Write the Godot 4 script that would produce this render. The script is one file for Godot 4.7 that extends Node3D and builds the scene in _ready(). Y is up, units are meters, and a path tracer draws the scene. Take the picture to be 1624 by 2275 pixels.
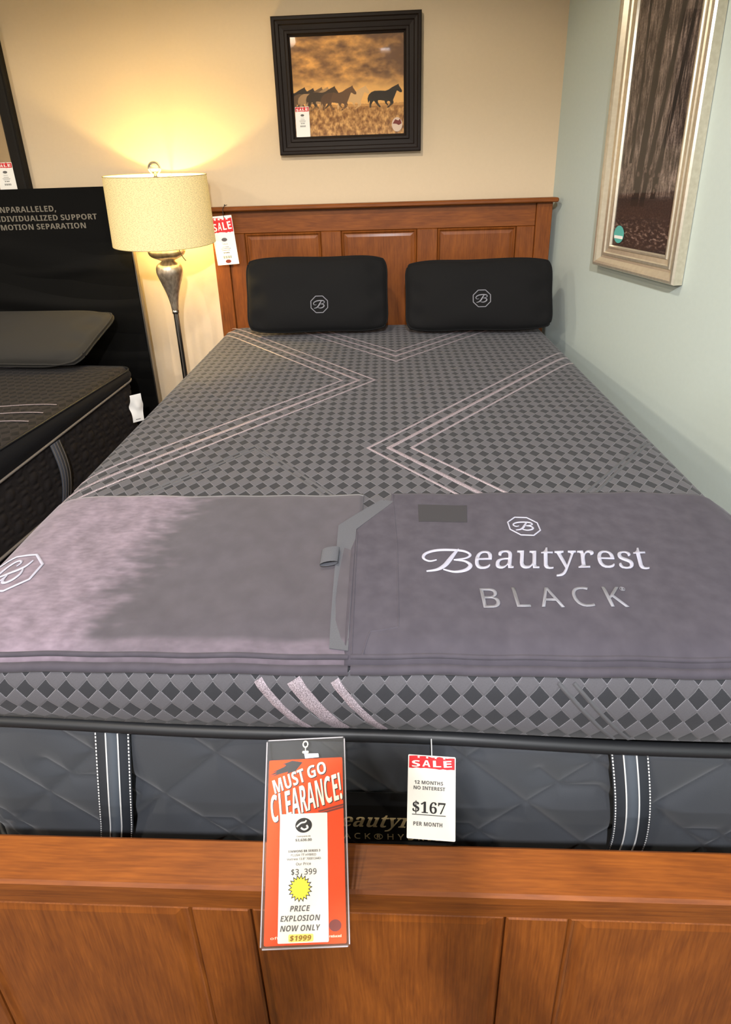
extends Node3D
# A bed shop corner: a brown wooden bed with a black mattress, a floor lamp, pictures and price tags.

const FX := 1232.67
const PX := Vector2(799.33, 843.93)
const CEIL := 2.74
const WALL_Z := -0.10
const WALL_ANGLE := 9.0
const CORNER_X := 0.827

var M := {}
var taken := {}
var rng := RandomNumberGenerator.new()

# ---------------------------------------------------------------- naming helpers
func numbered(called: String) -> String:
	if not taken.has(called):
		taken[called] = 0
		return called
	taken[called] += 1
	return "%s_%03d" % [called, taken[called]]

func thing(called: String, label: String, category: String, at := Vector3.ZERO, turn := 0.0, group := "") -> Node3D:
	var o := Node3D.new()
	o.name = numbered(called)
	add_child(o)
	o.position = at
	o.rotation.y = turn
	tag(o, label, category, group)
	return o

func tag(o: Node, label: String, category: String, group := "") -> void:
	o.set_meta("label", label)
	o.set_meta("category", category)
	if group:
		o.set_meta("group", group)

func part(called: String, mesh: Mesh, mat: Material, parent: Node, at := Vector3.ZERO) -> MeshInstance3D:
	var o := MeshInstance3D.new()
	o.name = called
	o.mesh = mesh
	o.material_override = mat
	o.position = at
	parent.add_child(o, true)
	return o

func struct(called: String, mesh: Mesh, mat: Material, at := Vector3.ZERO) -> MeshInstance3D:
	var o := part(called, mesh, mat, self, at)
	o.set_meta("kind", "structure")
	return o

# ---------------------------------------------------------------- shape helpers
func st_new() -> SurfaceTool:
	var s := SurfaceTool.new()
	s.begin(Mesh.PRIMITIVE_TRIANGLES)
	return s

# box with chamfered edges, grain (uv.x) along the longest side
func bbox(size: Vector3, b := 0.003, uvo := Vector2.ZERO) -> ArrayMesh:
	var s := st_new()
	var h := size * 0.5
	b = minf(b, minf(h.x, minf(h.y, h.z)) * 0.9)
	var along := 0
	if size.y >= size.x and size.y >= size.z:
		along = 1
	elif size.z >= size.x and size.z >= size.y:
		along = 2
	var put := func(pts: Array, n: Vector3):
		var axis := n.abs().max_axis_index()
		var un := along
		if axis == along:
			un = (along + 1) % 3
		var vn: int = 3 - axis - un if axis != un else (un + 1) % 3
		var nn: Vector3 = (pts[1] - pts[0]).cross(pts[2] - pts[0])
		if nn.dot(n) > 0.0:
			pts.reverse()
		for k in range(1, pts.size() - 1):
			for p: Vector3 in [pts[0], pts[k], pts[k + 1]]:
				s.set_normal(n)
				s.set_uv(Vector2(p[un], p[vn]) + uvo)
				s.add_vertex(p)
	for ax in 3:
		for sg: float in [-1.0, 1.0]:
			var n := Vector3.ZERO
			n[ax] = sg
			var a := (ax + 1) % 3
			var c := (ax + 2) % 3
			var q := []
			for d: Array in [[-1, -1], [1, -1], [1, 1], [-1, 1]]:
				var p := Vector3.ZERO
				p[ax] = sg * h[ax]
				p[a] = d[0] * (h[a] - b)
				p[c] = d[1] * (h[c] - b)
				q.append(p)
			put.call(q, n)
	for ax in 3:
		var a := (ax + 1) % 3
		var c := (ax + 2) % 3
		for sa: float in [-1.0, 1.0]:
			for sc: float in [-1.0, 1.0]:
				var n := Vector3.ZERO
				n[a] = sa
				n[c] = sc
				var q := []
				for d: Array in [[-1, 0], [1, 0], [1, 1], [-1, 1]]:
					var p := Vector3.ZERO
					p[ax] = d[0] * (h[ax] - b)
					p[a] = sa * (h[a] if d[1] == 0 else h[a] - b)
					p[c] = sc * (h[c] - b if d[1] == 0 else h[c])
					q.append(p)
				put.call(q, n.normalized())
	for sx: float in [-1.0, 1.0]:
		for sy: float in [-1.0, 1.0]:
			for sz: float in [-1.0, 1.0]:
				put.call([Vector3(sx * h.x, sy * (h.y - b), sz * (h.z - b)), Vector3(sx * (h.x - b), sy * h.y, sz * (h.z - b)), Vector3(sx * (h.x - b), sy * (h.y - b), sz * h.z)], Vector3(sx, sy, sz).normalized())
	return s.commit()

# smooth grid surface: f(i, j) gives a point, uvf(i, j) its uv
func grid(ni: int, nj: int, f: Callable, uvf = null, wrap_i := false) -> ArrayMesh:
	var s := st_new()
	s.set_smooth_group(0)
	var pts := PackedVector3Array()
	var uvs := PackedVector2Array()
	for i in ni + 1:
		for j in nj + 1:
			pts.append(f.call(0 if wrap_i and i == ni else i, j))
			uvs.append(uvf.call(i, j) if uvf != null else Vector2(float(i) / ni, float(j) / nj))
	for k in pts.size():
		s.set_uv(uvs[k])
		s.add_vertex(pts[k])
	for i in ni:
		for j in nj:
			var a := i * (nj + 1) + j
			var b := (i + 1) * (nj + 1) + j
			for v: int in [a, b, b + 1, a, b + 1, a + 1]:
				s.add_index(v)
	s.generate_normals()
	return s.commit()

func lathe(profile: Array, seg := 48) -> ArrayMesh:
	var n := profile.size() - 1
	return grid(seg, n, func(i: int, j: int): return Vector3(profile[j].x * cos(TAU * i / seg), profile[j].y, -profile[j].x * sin(TAU * i / seg)), func(i: int, j: int): return Vector2(float(i) / seg * 4.0, profile[j].y * 4.0))

func smooth_line(ctrl: Array, per := 8) -> Array:
	var out := []
	for k in ctrl.size() - 1:
		var a = ctrl[maxi(k - 1, 0)]
		var b = ctrl[k]
		var c = ctrl[k + 1]
		var d = ctrl[mini(k + 2, ctrl.size() - 1)]
		for q in per:
			var t := float(q) / per
			out.append((b * 2.0 + (c - a) * t + (a * 2.0 - b * 5.0 + c * 4.0 - d) * t * t + (b * 3.0 - a - c * 3.0 + d) * t * t * t) * 0.5)
	out.append(ctrl[-1])
	return out

func tube(points: Array, radius: float, seg := 8, closed := false) -> ArrayMesh:
	var n := points.size()
	var frames := []
	for k in n:
		var a: Vector3 = points[(k - 1 + n) % n] if closed or k > 0 else points[0]
		var b: Vector3 = points[(k + 1) % n] if closed or k < n - 1 else points[n - 1]
		var t := (b - a).normalized()
		var up := Vector3.UP if absf(t.y) < 0.9 else Vector3.RIGHT
		var x := up.cross(t).normalized()
		frames.append([x, t.cross(x)])
	return grid(n if closed else n - 1, seg, func(i: int, j: int):
		var k: int = i % n
		var an := -TAU * (j % seg) / seg
		return points[k] + (frames[k][0] * cos(an) + frames[k][1] * sin(an)) * radius)

# raised thread strokes in 2D mapped to a surface: lines = [[points, width], ...]
func strokes(lines: Array, map: Callable, rise := 0.0012) -> ArrayMesh:
	var s := st_new()
	s.set_smooth_group(0)
	var base := 0
	for ln: Array in lines:
		var p: Array = ln[0]
		var w: float = ln[1]
		var taper: bool = ln.size() > 2 and ln[2]
		var n := p.size()
		for k in n:
			var t: Vector2 = (p[mini(k + 1, n - 1)] - p[maxi(k - 1, 0)]).normalized()
			var nn := Vector2(-t.y, t.x)
			var hw := w * 0.5
			if taper:
				hw *= 0.35 + 0.65 * sin(PI * clampf((k + 0.5) / n, 0.0, 1.0))
			for m in 5:
				var e := (m - 2) * 0.5
				var h := (1.0 - e * e) * rise + 0.0002
				s.set_uv(Vector2(float(k) / n, m * 0.25))
				s.add_vertex(map.call(p[k] + nn * hw * e, h))
		for k in n - 1:
			for m in 4:
				var a := base + k * 5 + m
				for v: int in [a, a + 5, a + 6, a, a + 6, a + 1]:
					s.add_index(v)
		base += n * 5
	s.generate_normals()
	return s.commit()

func flat_poly(pts: Array, thick: float) -> ArrayMesh:   # a sheet in the xy plane, z from 0 to thick
	var s := st_new()
	var pp := PackedVector2Array(pts)
	if not Geometry2D.is_polygon_clockwise(pp):
		pp.reverse()
	var tri := Geometry2D.triangulate_polygon(pp)
	var lo := pp[0]
	var hi := pp[0]
	for p in pp:
		lo = lo.min(p)
		hi = hi.max(p)
	var add := func(p: Vector2, z: float, n: Vector3):
		s.set_normal(n)
		s.set_uv(Vector2((p.x - lo.x) / (hi.x - lo.x), (hi.y - p.y) / (hi.y - lo.y)))
		s.add_vertex(Vector3(p.x, p.y, z))
	for k in range(0, tri.size(), 3):
		var a := pp[tri[k]]
		var b := pp[tri[k + 1]]
		var c := pp[tri[k + 2]]
		if (b - a).cross(c - a) > 0:
			var sw := b
			b = c
			c = sw
		for p: Vector2 in [a, b, c]:
			add.call(p, thick, Vector3.BACK)
		for p: Vector2 in [a, c, b]:
			add.call(p, 0.0, Vector3.FORWARD)
	for k in pp.size():
		var a := pp[k]
		var b := pp[(k + 1) % pp.size()]
		var d := (b - a).normalized()
		var n := Vector3(-d.y, d.x, 0)
		for q: Array in [[a, thick], [b, 0.0], [b, thick], [a, thick], [a, 0.0], [b, 0.0]]:
			add.call(q[0], q[1], n)
	return s.commit()

func rrect(w: float, h: float, r: float, seg := 6) -> Array:
	var out := []
	for c: Array in [[1, 1, 0.0], [-1, 1, 90.0], [-1, -1, 180.0], [1, -1, 270.0]]:
		for k in seg + 1:
			var a := deg_to_rad(c[2] + 90.0 * k / seg)
			out.append(Vector2(c[0] * (w * 0.5 - r) + cos(a) * r, c[1] * (h * 0.5 - r) + sin(a) * r))
	return out

func disc(rx: float, ry: float, seg := 28) -> Array:
	var out := []
	for k in seg:
		out.append(Vector2(cos(TAU * k / seg) * rx, sin(TAU * k / seg) * ry))
	return out

# lettering as thin raised print; fitted to the width w and the height h and centred at (cx, cy)
func txt(parent: Node, s: String, cx: float, cy: float, w: float, h: float, mat: Material, o := {}) -> MeshInstance3D:
	var t := TextMesh.new()
	var f := SystemFont.new()
	f.font_names = PackedStringArray([o.get("font", "Droid Sans")])
	f.font_weight = 700 if o.get("bold", false) else 400
	f.font_italic = o.get("italic", false)
	t.font = f
	t.text = s
	t.font_size = 72
	t.pixel_size = 0.01
	t.depth = 0.02
	t.curve_step = 1.5
	var ar := t.get_mesh_arrays()
	var v: PackedVector3Array = ar[Mesh.ARRAY_VERTEX]
	if v.is_empty():
		return null
	var lo := v[0]
	var hi := v[0]
	for p in v:
		lo = lo.min(p)
		hi = hi.max(p)
	var shear: float = o.get("shear", 0.0)
	var thick: float = o.get("thick", 0.0003)
	var z: float = o.get("z", 0.0004)
	var rot: float = o.get("rot", 0.0)
	var rise: float = o.get("climb", 0.0)
	var grow: float = o.get("grow", 0.0)
	var map = o.get("map")
	var out := PackedVector3Array()
	for p in v:
		var a := (p.x - lo.x) / (hi.x - lo.x) - 0.5
		var b := (p.y - lo.y) / (hi.y - lo.y) - 0.5
		var q := Vector2(a * w + shear * b * h, b * h * (1.0 + grow * a) + rise * a)
		q = q.rotated(rot) + Vector2(cx, cy)
		var d := z + (p.z - lo.z) / maxf(hi.z - lo.z, 1e-6) * thick
		out.append(map.call(q, d) if map != null else Vector3(q.x, q.y, d))
	ar[Mesh.ARRAY_VERTEX] = out
	ar[Mesh.ARRAY_TANGENT] = null
	if map != null:
		ar[Mesh.ARRAY_NORMAL] = null
	var am := ArrayMesh.new()
	am.add_surface_from_arrays(Mesh.PRIMITIVE_TRIANGLES, ar)
	if map != null:
		var s2 := SurfaceTool.new()
		s2.create_from(am, 0)
		s2.generate_normals()
		am = s2.commit()
	return part(o.get("name", "lettering"), am, mat, parent)

# ---------------------------------------------------------------- materials
func mat(c: Color, rough := 0.7, o := {}) -> StandardMaterial3D:
	var m := StandardMaterial3D.new()
	m.albedo_color = c
	m.roughness = rough
	m.metallic = o.get("metal", 0.0)
	m.metallic_specular = o.get("spec", 0.5)
	if o.has("rim"):
		m.rim_enabled = true
		m.rim = o.rim
		m.rim_tint = o.get("rim_tint", 0.5)
	if o.has("coat"):
		m.clearcoat_enabled = true
		m.clearcoat = o.coat
		m.clearcoat_roughness = o.get("coat_rough", 0.2)
	if o.has("tex"):
		m.albedo_texture = o.tex
	if o.has("bump"):
		m.heightmap_enabled = true
		m.heightmap_texture = o.bump
		m.heightmap_scale = o.get("bump_scale", 0.1)
	if o.has("uv"):
		m.uv1_scale = o.uv
	if o.get("tri", false):
		m.uv1_triplanar = true
	return m

func noise(sd: int, fr: float, oct := 4, kind := FastNoiseLite.TYPE_SIMPLEX_SMOOTH) -> FastNoiseLite:
	var n := FastNoiseLite.new()
	n.seed = sd
	n.frequency = fr
	n.noise_type = kind
	n.fractal_octaves = oct
	return n

func tex(im: Image) -> ImageTexture:
	return ImageTexture.create_from_image(im)

func paint(w: int, h: int, f: Callable) -> Image:
	var im := Image.create(w, h, false, Image.FORMAT_RGB8)
	for y in h:
		for x in w:
			im.set_pixel(x, y, f.call(x, y))
	return im

func noise_tex(sd: int, fr: float, lo: Color, hi: Color, size := 512, oct := 4) -> NoiseTexture2D:
	var t := NoiseTexture2D.new()
	t.width = size
	t.height = size
	t.seamless = true
	t.noise = noise(sd, fr, oct)
	var g := Gradient.new()
	g.set_color(0, lo)
	g.set_color(1, hi)
	t.color_ramp = g
	return t

func wood_image() -> Image:
	var n1 := noise(3, 1.0, 3)
	var n2 := noise(8, 1.0, 2)
	var n3 := noise(15, 1.0, 2)
	var W := 768
	var H := 512
	return paint(W, H, func(x: int, y: int):
		var u := float(x) / W
		var v := float(y) / H
		# wraps in u and v by walking round circles
		var cu := Vector2(cos(TAU * u), sin(TAU * u))
		var cv := Vector2(cos(TAU * v), sin(TAU * v))
		var blotch := n1.get_noise_3d(cu.x * 1.1 + cv.x * 1.6, cu.y * 1.1, cv.y * 1.6)
		var warp := n2.get_noise_3d(cu.x * 0.8 + 9.0, cu.y * 0.8, cv.x * 1.2 + cv.y)
		var grain := n3.get_noise_3d(cu.x * 1.4 + 30.0, cu.y * 1.4 + cv.x * 26.0 + warp * 1.2, cv.y * 26.0)
		var fine := n3.get_noise_3d(cu.x * 5.0 + 70.0, cu.y * 5.0 + cv.x * 95.0, cv.y * 95.0)
		var k := clampf(0.50 + blotch * 0.24 + grain * 0.24 + fine * 0.13, 0.0, 1.0)
		return Color(0.315, 0.150, 0.035).lerp(Color(0.570, 0.322, 0.105), k))

func check_tile(light: Color, dark: Color, thread: Color) -> Image:
	var N := 128
	var n := noise(5, 0.35, 2)
	return paint(N, N, func(x: int, y: int):
		var a := absf((x + 0.5) / N - 0.5)
		var b := absf((y + 0.5) / N - 0.5)
		var d := a + b - 0.472 + n.get_noise_2d(x * 2.0, y * 2.0) * 0.02
		var c := dark if d < 0.0 else light
		if absf(d) < 0.022 and (int(floor((float(x) + y) / 3.0)) % 2 == 0):
			c = c.lerp(thread, 0.95)
		return c * (1.0 + 0.16 * n.get_noise_2d(x * 3.0 + 400.0, y * 3.0)))

func check_bump() -> Image:
	var N := 128
	var n := noise(6, 0.4, 2)
	return paint(N, N, func(x: int, y: int):
		var a := absf((x + 0.5) / N - 0.5)
		var b := absf((y + 0.5) / N - 0.5)
		var d := a + b
		var e := minf(absf(d - 0.472), 0.12) / 0.12
		var k := (0.25 + 0.15 * e if d < 0.472 else 0.6 + 0.35 * e) + 0.08 * n.get_noise_2d(x * 3.0, y * 3.0)
		return Color(k, k, k))

# velour whose pile is brushed two ways: pale strokes at the left, a dark swept patch with a ragged outline
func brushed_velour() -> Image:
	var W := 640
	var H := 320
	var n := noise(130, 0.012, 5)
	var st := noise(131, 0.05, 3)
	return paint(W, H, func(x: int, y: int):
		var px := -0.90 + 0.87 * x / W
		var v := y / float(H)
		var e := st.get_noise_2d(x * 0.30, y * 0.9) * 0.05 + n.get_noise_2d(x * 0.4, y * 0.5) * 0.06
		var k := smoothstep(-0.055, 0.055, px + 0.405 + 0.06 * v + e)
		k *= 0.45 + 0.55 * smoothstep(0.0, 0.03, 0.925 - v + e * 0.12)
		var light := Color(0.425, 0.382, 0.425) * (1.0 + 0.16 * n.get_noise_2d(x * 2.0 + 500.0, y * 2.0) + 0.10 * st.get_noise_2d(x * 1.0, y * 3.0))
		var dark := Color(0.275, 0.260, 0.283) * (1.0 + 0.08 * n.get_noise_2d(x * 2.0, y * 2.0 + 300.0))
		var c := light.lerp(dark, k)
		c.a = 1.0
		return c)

func make_materials() -> void:
	var wood := tex(wood_image())
	M.wood = mat(Color(1, 1, 1), 0.5, {"tex": wood, "uv": Vector3(0.8, 1.5, 1), "coat": 0.08, "coat_rough": 0.2, "spec": 0.35})
	M.beige = mat(Color(0.80, 0.72, 0.605), 0.85, {"tex": noise_tex(2, 0.05, Color(0.988, 0.988, 0.988), Color.WHITE), "tri": true, "uv": Vector3(1.7, 1.7, 1.7)})
	M.sage = mat(Color(0.70, 0.745, 0.725), 0.85, {"tex": noise_tex(4, 0.05, Color(0.988, 0.988, 0.988), Color.WHITE), "tri": true, "uv": Vector3(1.7, 1.7, 1.7)})
	M.plaster = mat(Color(0.82, 0.81, 0.78), 0.85)
	M.ceiling = mat(Color(0.86, 0.84, 0.80), 0.9)
	M.carpet = mat(Color(1, 1, 1), 0.95, {"tex": noise_tex(9, 0.12, Color(0.27, 0.24, 0.22), Color(0.42, 0.39, 0.36)), "tri": true, "uv": Vector3(2, 2, 2)})
	var bump := tex(check_bump())
	M.check = mat(Color(1, 1, 1), 0.72, {"tex": tex(check_tile(Color(0.305, 0.300, 0.318), Color(0.165, 0.168, 0.184), Color(0.56, 0.555, 0.58))), "bump": bump, "bump_scale": 0.18, "spec": 0.3, "rim": 0.15})
	M.check_dark = mat(Color(1, 1, 1), 0.75, {"tex": tex(check_tile(Color(0.145, 0.130, 0.128), Color(0.08, 0.075, 0.077), Color(0.21, 0.19, 0.185))), "bump": bump, "bump_scale": 0.15, "spec": 0.3, "rim": 0.05})
	var weave := noise_tex(21, 0.35, Color(0.75, 0.75, 0.75), Color(1, 1, 1), 256, 2)
	M.border = mat(Color(0.25, 0.262, 0.285), 0.75, {"tex": weave, "tri": true, "uv": Vector3(22, 7, 22), "rim": 0.5, "spec": 0.4})
	M.border_dark = mat(Color(0.125, 0.112, 0.112), 0.8, {"spec": 0.3})
	M.satin_black = mat(Color(0.10, 0.105, 0.115), 0.45, {"spec": 0.4})
	M.piping_grey = mat(Color(0.36, 0.34, 0.33), 0.6)
	M.gusset = mat(Color(0.085, 0.088, 0.10), 0.6, {"spec": 0.3})
	var nap := noise_tex(31, 0.02, Color(0.86, 0.86, 0.87), Color(1, 1, 1), 512, 5)
	M.velour = mat(Color(0.282, 0.268, 0.298), 0.9, {"tex": nap, "tri": true, "uv": Vector3(2.2, 2.2, 2.2), "rim": 0.35, "spec": 0.25})
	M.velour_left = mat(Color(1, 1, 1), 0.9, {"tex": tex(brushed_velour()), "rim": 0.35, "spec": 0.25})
	M.velour_dark = mat(Color(0.215, 0.21, 0.22), 0.95, {"rim": 0.3, "spec": 0.2})
	M.grey_tape = mat(Color(0.345, 0.35, 0.378), 0.8, {"tex": weave, "tri": true, "uv": Vector3(9, 9, 9)})
	M.thread = mat(Color(0.60, 0.60, 0.66), 0.5, {"rim": 0.2})
	M.thread_dim = mat(Color(0.44, 0.44, 0.47), 0.5, {"rim": 0.2})
	M.thread_dark = mat(Color(0.20, 0.20, 0.22), 0.6)
	M.thread_white = mat(Color(0.84, 0.84, 0.84), 0.6)
	M.glitter = mat(Color(1, 1, 1), 0.35, {"tex": noise_tex(40, 0.42, Color(0.25, 0.22, 0.24), Color(0.90, 0.85, 0.89), 256, 1), "tri": true, "uv": Vector3(4.5, 4.5, 4.5), "metal": 0.3})
	M.tonal = mat(Color(0.27, 0.27, 0.285), 0.6, {"rim": 0.3})
	M.pillow = mat(Color(0.095, 0.093, 0.095), 0.85, {"rim": 0.1, "spec": 0.25, "tex": weave, "tri": true, "uv": Vector3(12, 12, 12)})
	M.pillow_brown = mat(Color(0.135, 0.122, 0.10), 0.85, {"rim": 0.1, "tex": weave, "tri": true, "uv": Vector3(12, 12, 12)})
	M.denim = mat(Color(0.33, 0.36, 0.40), 0.85, {"tex": weave, "tri": true, "uv": Vector3(24, 24, 24)})
	M.strap = mat(Color(0.16, 0.175, 0.20), 0.7)
	M.strap_grey = mat(Color(0.20, 0.21, 0.24), 0.7)
	M.label_black = mat(Color(0.035, 0.033, 0.035), 0.7)
	M.gold = mat(Color(0.95, 0.86, 0.66), 0.4)
	M.banner = mat(Color(0.030, 0.029, 0.027), 0.65, {"spec": 0.2})
	M.banner_ink = mat(Color(0.40, 0.375, 0.33), 0.6)
	M.metal = mat(Color(0.55, 0.53, 0.50), 0.35, {"metal": 1.0})
	M.chrome = mat(Color(0.78, 0.77, 0.75), 0.15, {"metal": 1.0})
	M.urn = mat(Color(1, 1, 1), 0.34, {"metal": 0.85, "tex": noise_tex(50, 0.03, Color(0.58, 0.53, 0.47), Color(0.88, 0.84, 0.78), 256, 4), "uv": Vector3(0.5, 0.8, 1)})
	M.frame_dark = mat(Color(0.105, 0.072, 0.055), 0.55, {"spec": 0.3})
	M.frame_left = mat(Color(0.085, 0.07, 0.055), 0.6, {"spec": 0.3})
	M.silver = mat(Color(1, 1, 1), 0.30, {"metal": 0.7, "tex": noise_tex(61, 0.06, Color(0.78, 0.745, 0.67), Color(0.85, 0.82, 0.75), 256, 3), "tri": true, "uv": Vector3(3, 3, 3)})
	var glass := mat(Color(1, 1, 1, 0.0), 0.03, {"spec": 0.34})
	glass.transparency = BaseMaterial3D.TRANSPARENCY_ALPHA
	M.glass = glass
	var sleeve := mat(Color(0.8, 0.8, 0.8, 0.012), 0.10, {"spec": 0.35})
	sleeve.transparency = BaseMaterial3D.TRANSPARENCY_ALPHA
	M.sleeve = sleeve
	var crystal := mat(Color(1, 1, 1, 0.02), 0.02)
	crystal.refraction_enabled = true
	crystal.refraction_scale = 0.05
	M.crystal = crystal
	M.paper = mat(Color(0.92, 0.91, 0.89), 0.6)
	M.card_red = mat(Color(0.80, 0.11, 0.14), 0.55)
	M.card_orange = mat(Color(0.92, 0.285, 0.10), 0.6, {"spec": 0.25})
	M.ink = mat(Color(0.10, 0.095, 0.10), 0.6)
	M.ink_soft = mat(Color(0.36, 0.35, 0.35), 0.6)
	M.ink_brown = mat(Color(0.42, 0.12, 0.06), 0.6)
	M.ink_gold = mat(Color(0.56, 0.41, 0.02), 0.6)
	M.yellow = mat(Color(0.98, 0.90, 0.25), 0.6)
	M.teal = mat(Color(0.33, 0.66, 0.63), 0.5)
	M.cream_print = mat(Color(0.98, 0.95, 0.86), 0.55)

# ---------------------------------------------------------------- lights
func downlight(x: float, z: float, energy: float, label: String, col := Color(1, 0.90, 0.76), angle := 80.0, size := 0.05) -> void:
	var t := thing("recessed_light", label, "light", Vector3(x, CEIL, z), 0.0, "recessed ceiling lights")
	part("trim_ring", lathe([Vector2(0.058, -0.001), Vector2(0.062, -0.006), Vector2(0.085, -0.007), Vector2(0.09, -0.001)], 32), M.paper, t)
	var e := mat(Color(1, 1, 1), 0.5)
	e.emission_enabled = true
	e.emission = col
	e.emission_energy_multiplier = 6.0
	part("light_lens", lathe([Vector2(0.0005, -0.004), Vector2(0.03, -0.004), Vector2(0.056, -0.002)], 32), e, t)
	var l := SpotLight3D.new()
	l.name = "downlight"
	l.position = Vector3(0, -0.03, 0)
	l.rotation_degrees = Vector3(-90, 0, 0)
	l.light_color = col
	l.light_energy = energy
	l.spot_range = 12.0
	l.spot_attenuation = 2.0
	l.spot_angle = angle
	l.spot_angle_attenuation = 0.25
	l.light_size = size
	l.shadow_enabled = true
	t.add_child(l)

func setup_view() -> void:
	var cam := Camera3D.new()
	cam.name = "camera"
	cam.projection = Camera3D.PROJECTION_FRUSTUM
	cam.near = 0.05
	cam.far = 60.0
	cam.size = 2275.0 / FX * cam.near
	cam.frustum_offset = Vector2((812.0 - PX.x) / FX, -(1137.5 - PX.y) / FX) * cam.near
	cam.position = Vector3(0.0263, 1.5719, 2.7031)
	cam.rotation = Vector3(-0.35596, 0.05142, -0.0324)
	add_child(cam)
	cam.current = true
	var we := WorldEnvironment.new()
	we.name = "environment"
	var env := Environment.new()
	env.background_mode = Environment.BG_COLOR
	env.background_color = Color(0.02, 0.02, 0.02)
	env.tonemap_mode = Environment.TONE_MAPPER_LINEAR
	env.tonemap_exposure = 0.95
	env.sdfgi_enabled = true
	env.ssao_enabled = true
	env.ssil_enabled = true
	we.environment = env
	add_child(we)

func lights() -> void:
	var warm := Color(1.0, 0.945, 0.86)
	var white := Color(0.985, 0.985, 1.0)
	downlight(-0.80, 2.85, 1.8, "recessed ceiling light above the left front corner of the wooden bed", warm)
	downlight(0.06, 3.50, 11.0, "recessed ceiling light right behind the photographer", white)
	downlight(1.00, 5.40, 6.0, "added unseen ceiling light at the right near the back of the shop", white, 80.0, 0.12)  # added, out of view: soft wide light with only faint shadows
	downlight(-1.70, 5.30, 6.0, "added unseen ceiling light at the back of the shop, left of the aisle", white, 80.0, 0.12)  # second of the added pair, shares the soft light from behind
	downlight(-2.7, 1.5, 1.8, "recessed ceiling light above the dark mattress at the left", warm)
	downlight(-2.9, 4.2, 6.0, "recessed ceiling light in the middle of the left shop aisle", warm)
	downlight(-4.8, 2.6, 4.0, "recessed ceiling light nearest the far left shop wall", warm)
	downlight(-0.35, 1.45, 2.2, "recessed ceiling light above the middle of the wooden bed", warm)

# ---------------------------------------------------------------- room
func build_room() -> void:
	var a := deg_to_rad(WALL_ANGLE)
	struct("floor", bbox(Vector3(9.6, 0.1, 7.6), 0.001), M.carpet, Vector3(-2.3, -0.05, 3.2))
	struct("ceiling", bbox(Vector3(9.6, 0.1, 7.6), 0.001), M.ceiling, Vector3(-2.3, CEIL + 0.05, 3.2))
	struct("wall_back", bbox(Vector3(7.9, CEIL, 0.1), 0.001), M.beige, Vector3(CORNER_X + 0.1 - 3.95, CEIL * 0.5, WALL_Z - 0.05))
	var w := struct("wall_right", bbox(Vector3(0.1, CEIL, 7.2), 0.001), M.sage)
	w.rotation.y = a
	w.position = Vector3(CORNER_X, CEIL * 0.5, WALL_Z) + Vector3(sin(a), 0, cos(a)) * 3.5 + Vector3(cos(a), 0, -sin(a)) * 0.05
	struct("wall_left", bbox(Vector3(0.1, CEIL, 7.2), 0.001), M.plaster, Vector3(-6.05, CEIL * 0.5, 3.3))
	struct("wall_front", bbox(Vector3(8.6, CEIL, 0.1), 0.001), M.plaster, Vector3(-2.0, CEIL * 0.5, 6.75))

# ---------------------------------------------------------------- wooden bed
func board(called: String, size: Vector3, at: Vector3, parent: Node, b := 0.003) -> void:
	part(called, bbox(size, b, Vector2(rng.randf(), rng.randf())), M.wood, parent, at)

# raised panel with a moulded edge: a bevelled field inside a groove
func raised_panel(w: float, h: float, parent: Node, at: Vector3) -> void:
	var o := Vector2(rng.randf(), rng.randf())
	var s := st_new()
	var rings := [[0.0, -0.004], [0.003, 0.001], [0.006, 0.0035], [0.010, 0.0015], [0.014, -0.003], [0.018, -0.003], [0.030, 0.0]]
	var cs := [Vector2(-1, -1), Vector2(1, -1), Vector2(1, 1), Vector2(-1, 1)]
	var pt := func(k: int, c: int) -> Vector3:
		var i: float = rings[k][0]
		return Vector3(cs[c].x * (w * 0.5 - i), cs[c].y * (h * 0.5 - i), rings[k][1])
	var quad := func(q: Array):
		var n: Vector3 = -(q[1] - q[0]).cross(q[2] - q[0]).normalized()
		if n.z < 0:
			q.reverse()
			n = -n
		for i: int in [0, 1, 2, 0, 2, 3]:
			s.set_normal(n)
			s.set_uv(Vector2(q[i].y, q[i].x) + o)
			s.add_vertex(q[i])
	for k in rings.size() - 1:
		for c in 4:
			quad.call([pt.call(k, c), pt.call(k, (c + 1) % 4), pt.call(k + 1, (c + 1) % 4), pt.call(k + 1, c)])
	var l := rings.size() - 1
	quad.call([pt.call(l, 0), pt.call(l, 1), pt.call(l, 2), pt.call(l, 3)])
	part("panel", s.commit(), M.wood, parent, at)

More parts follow.
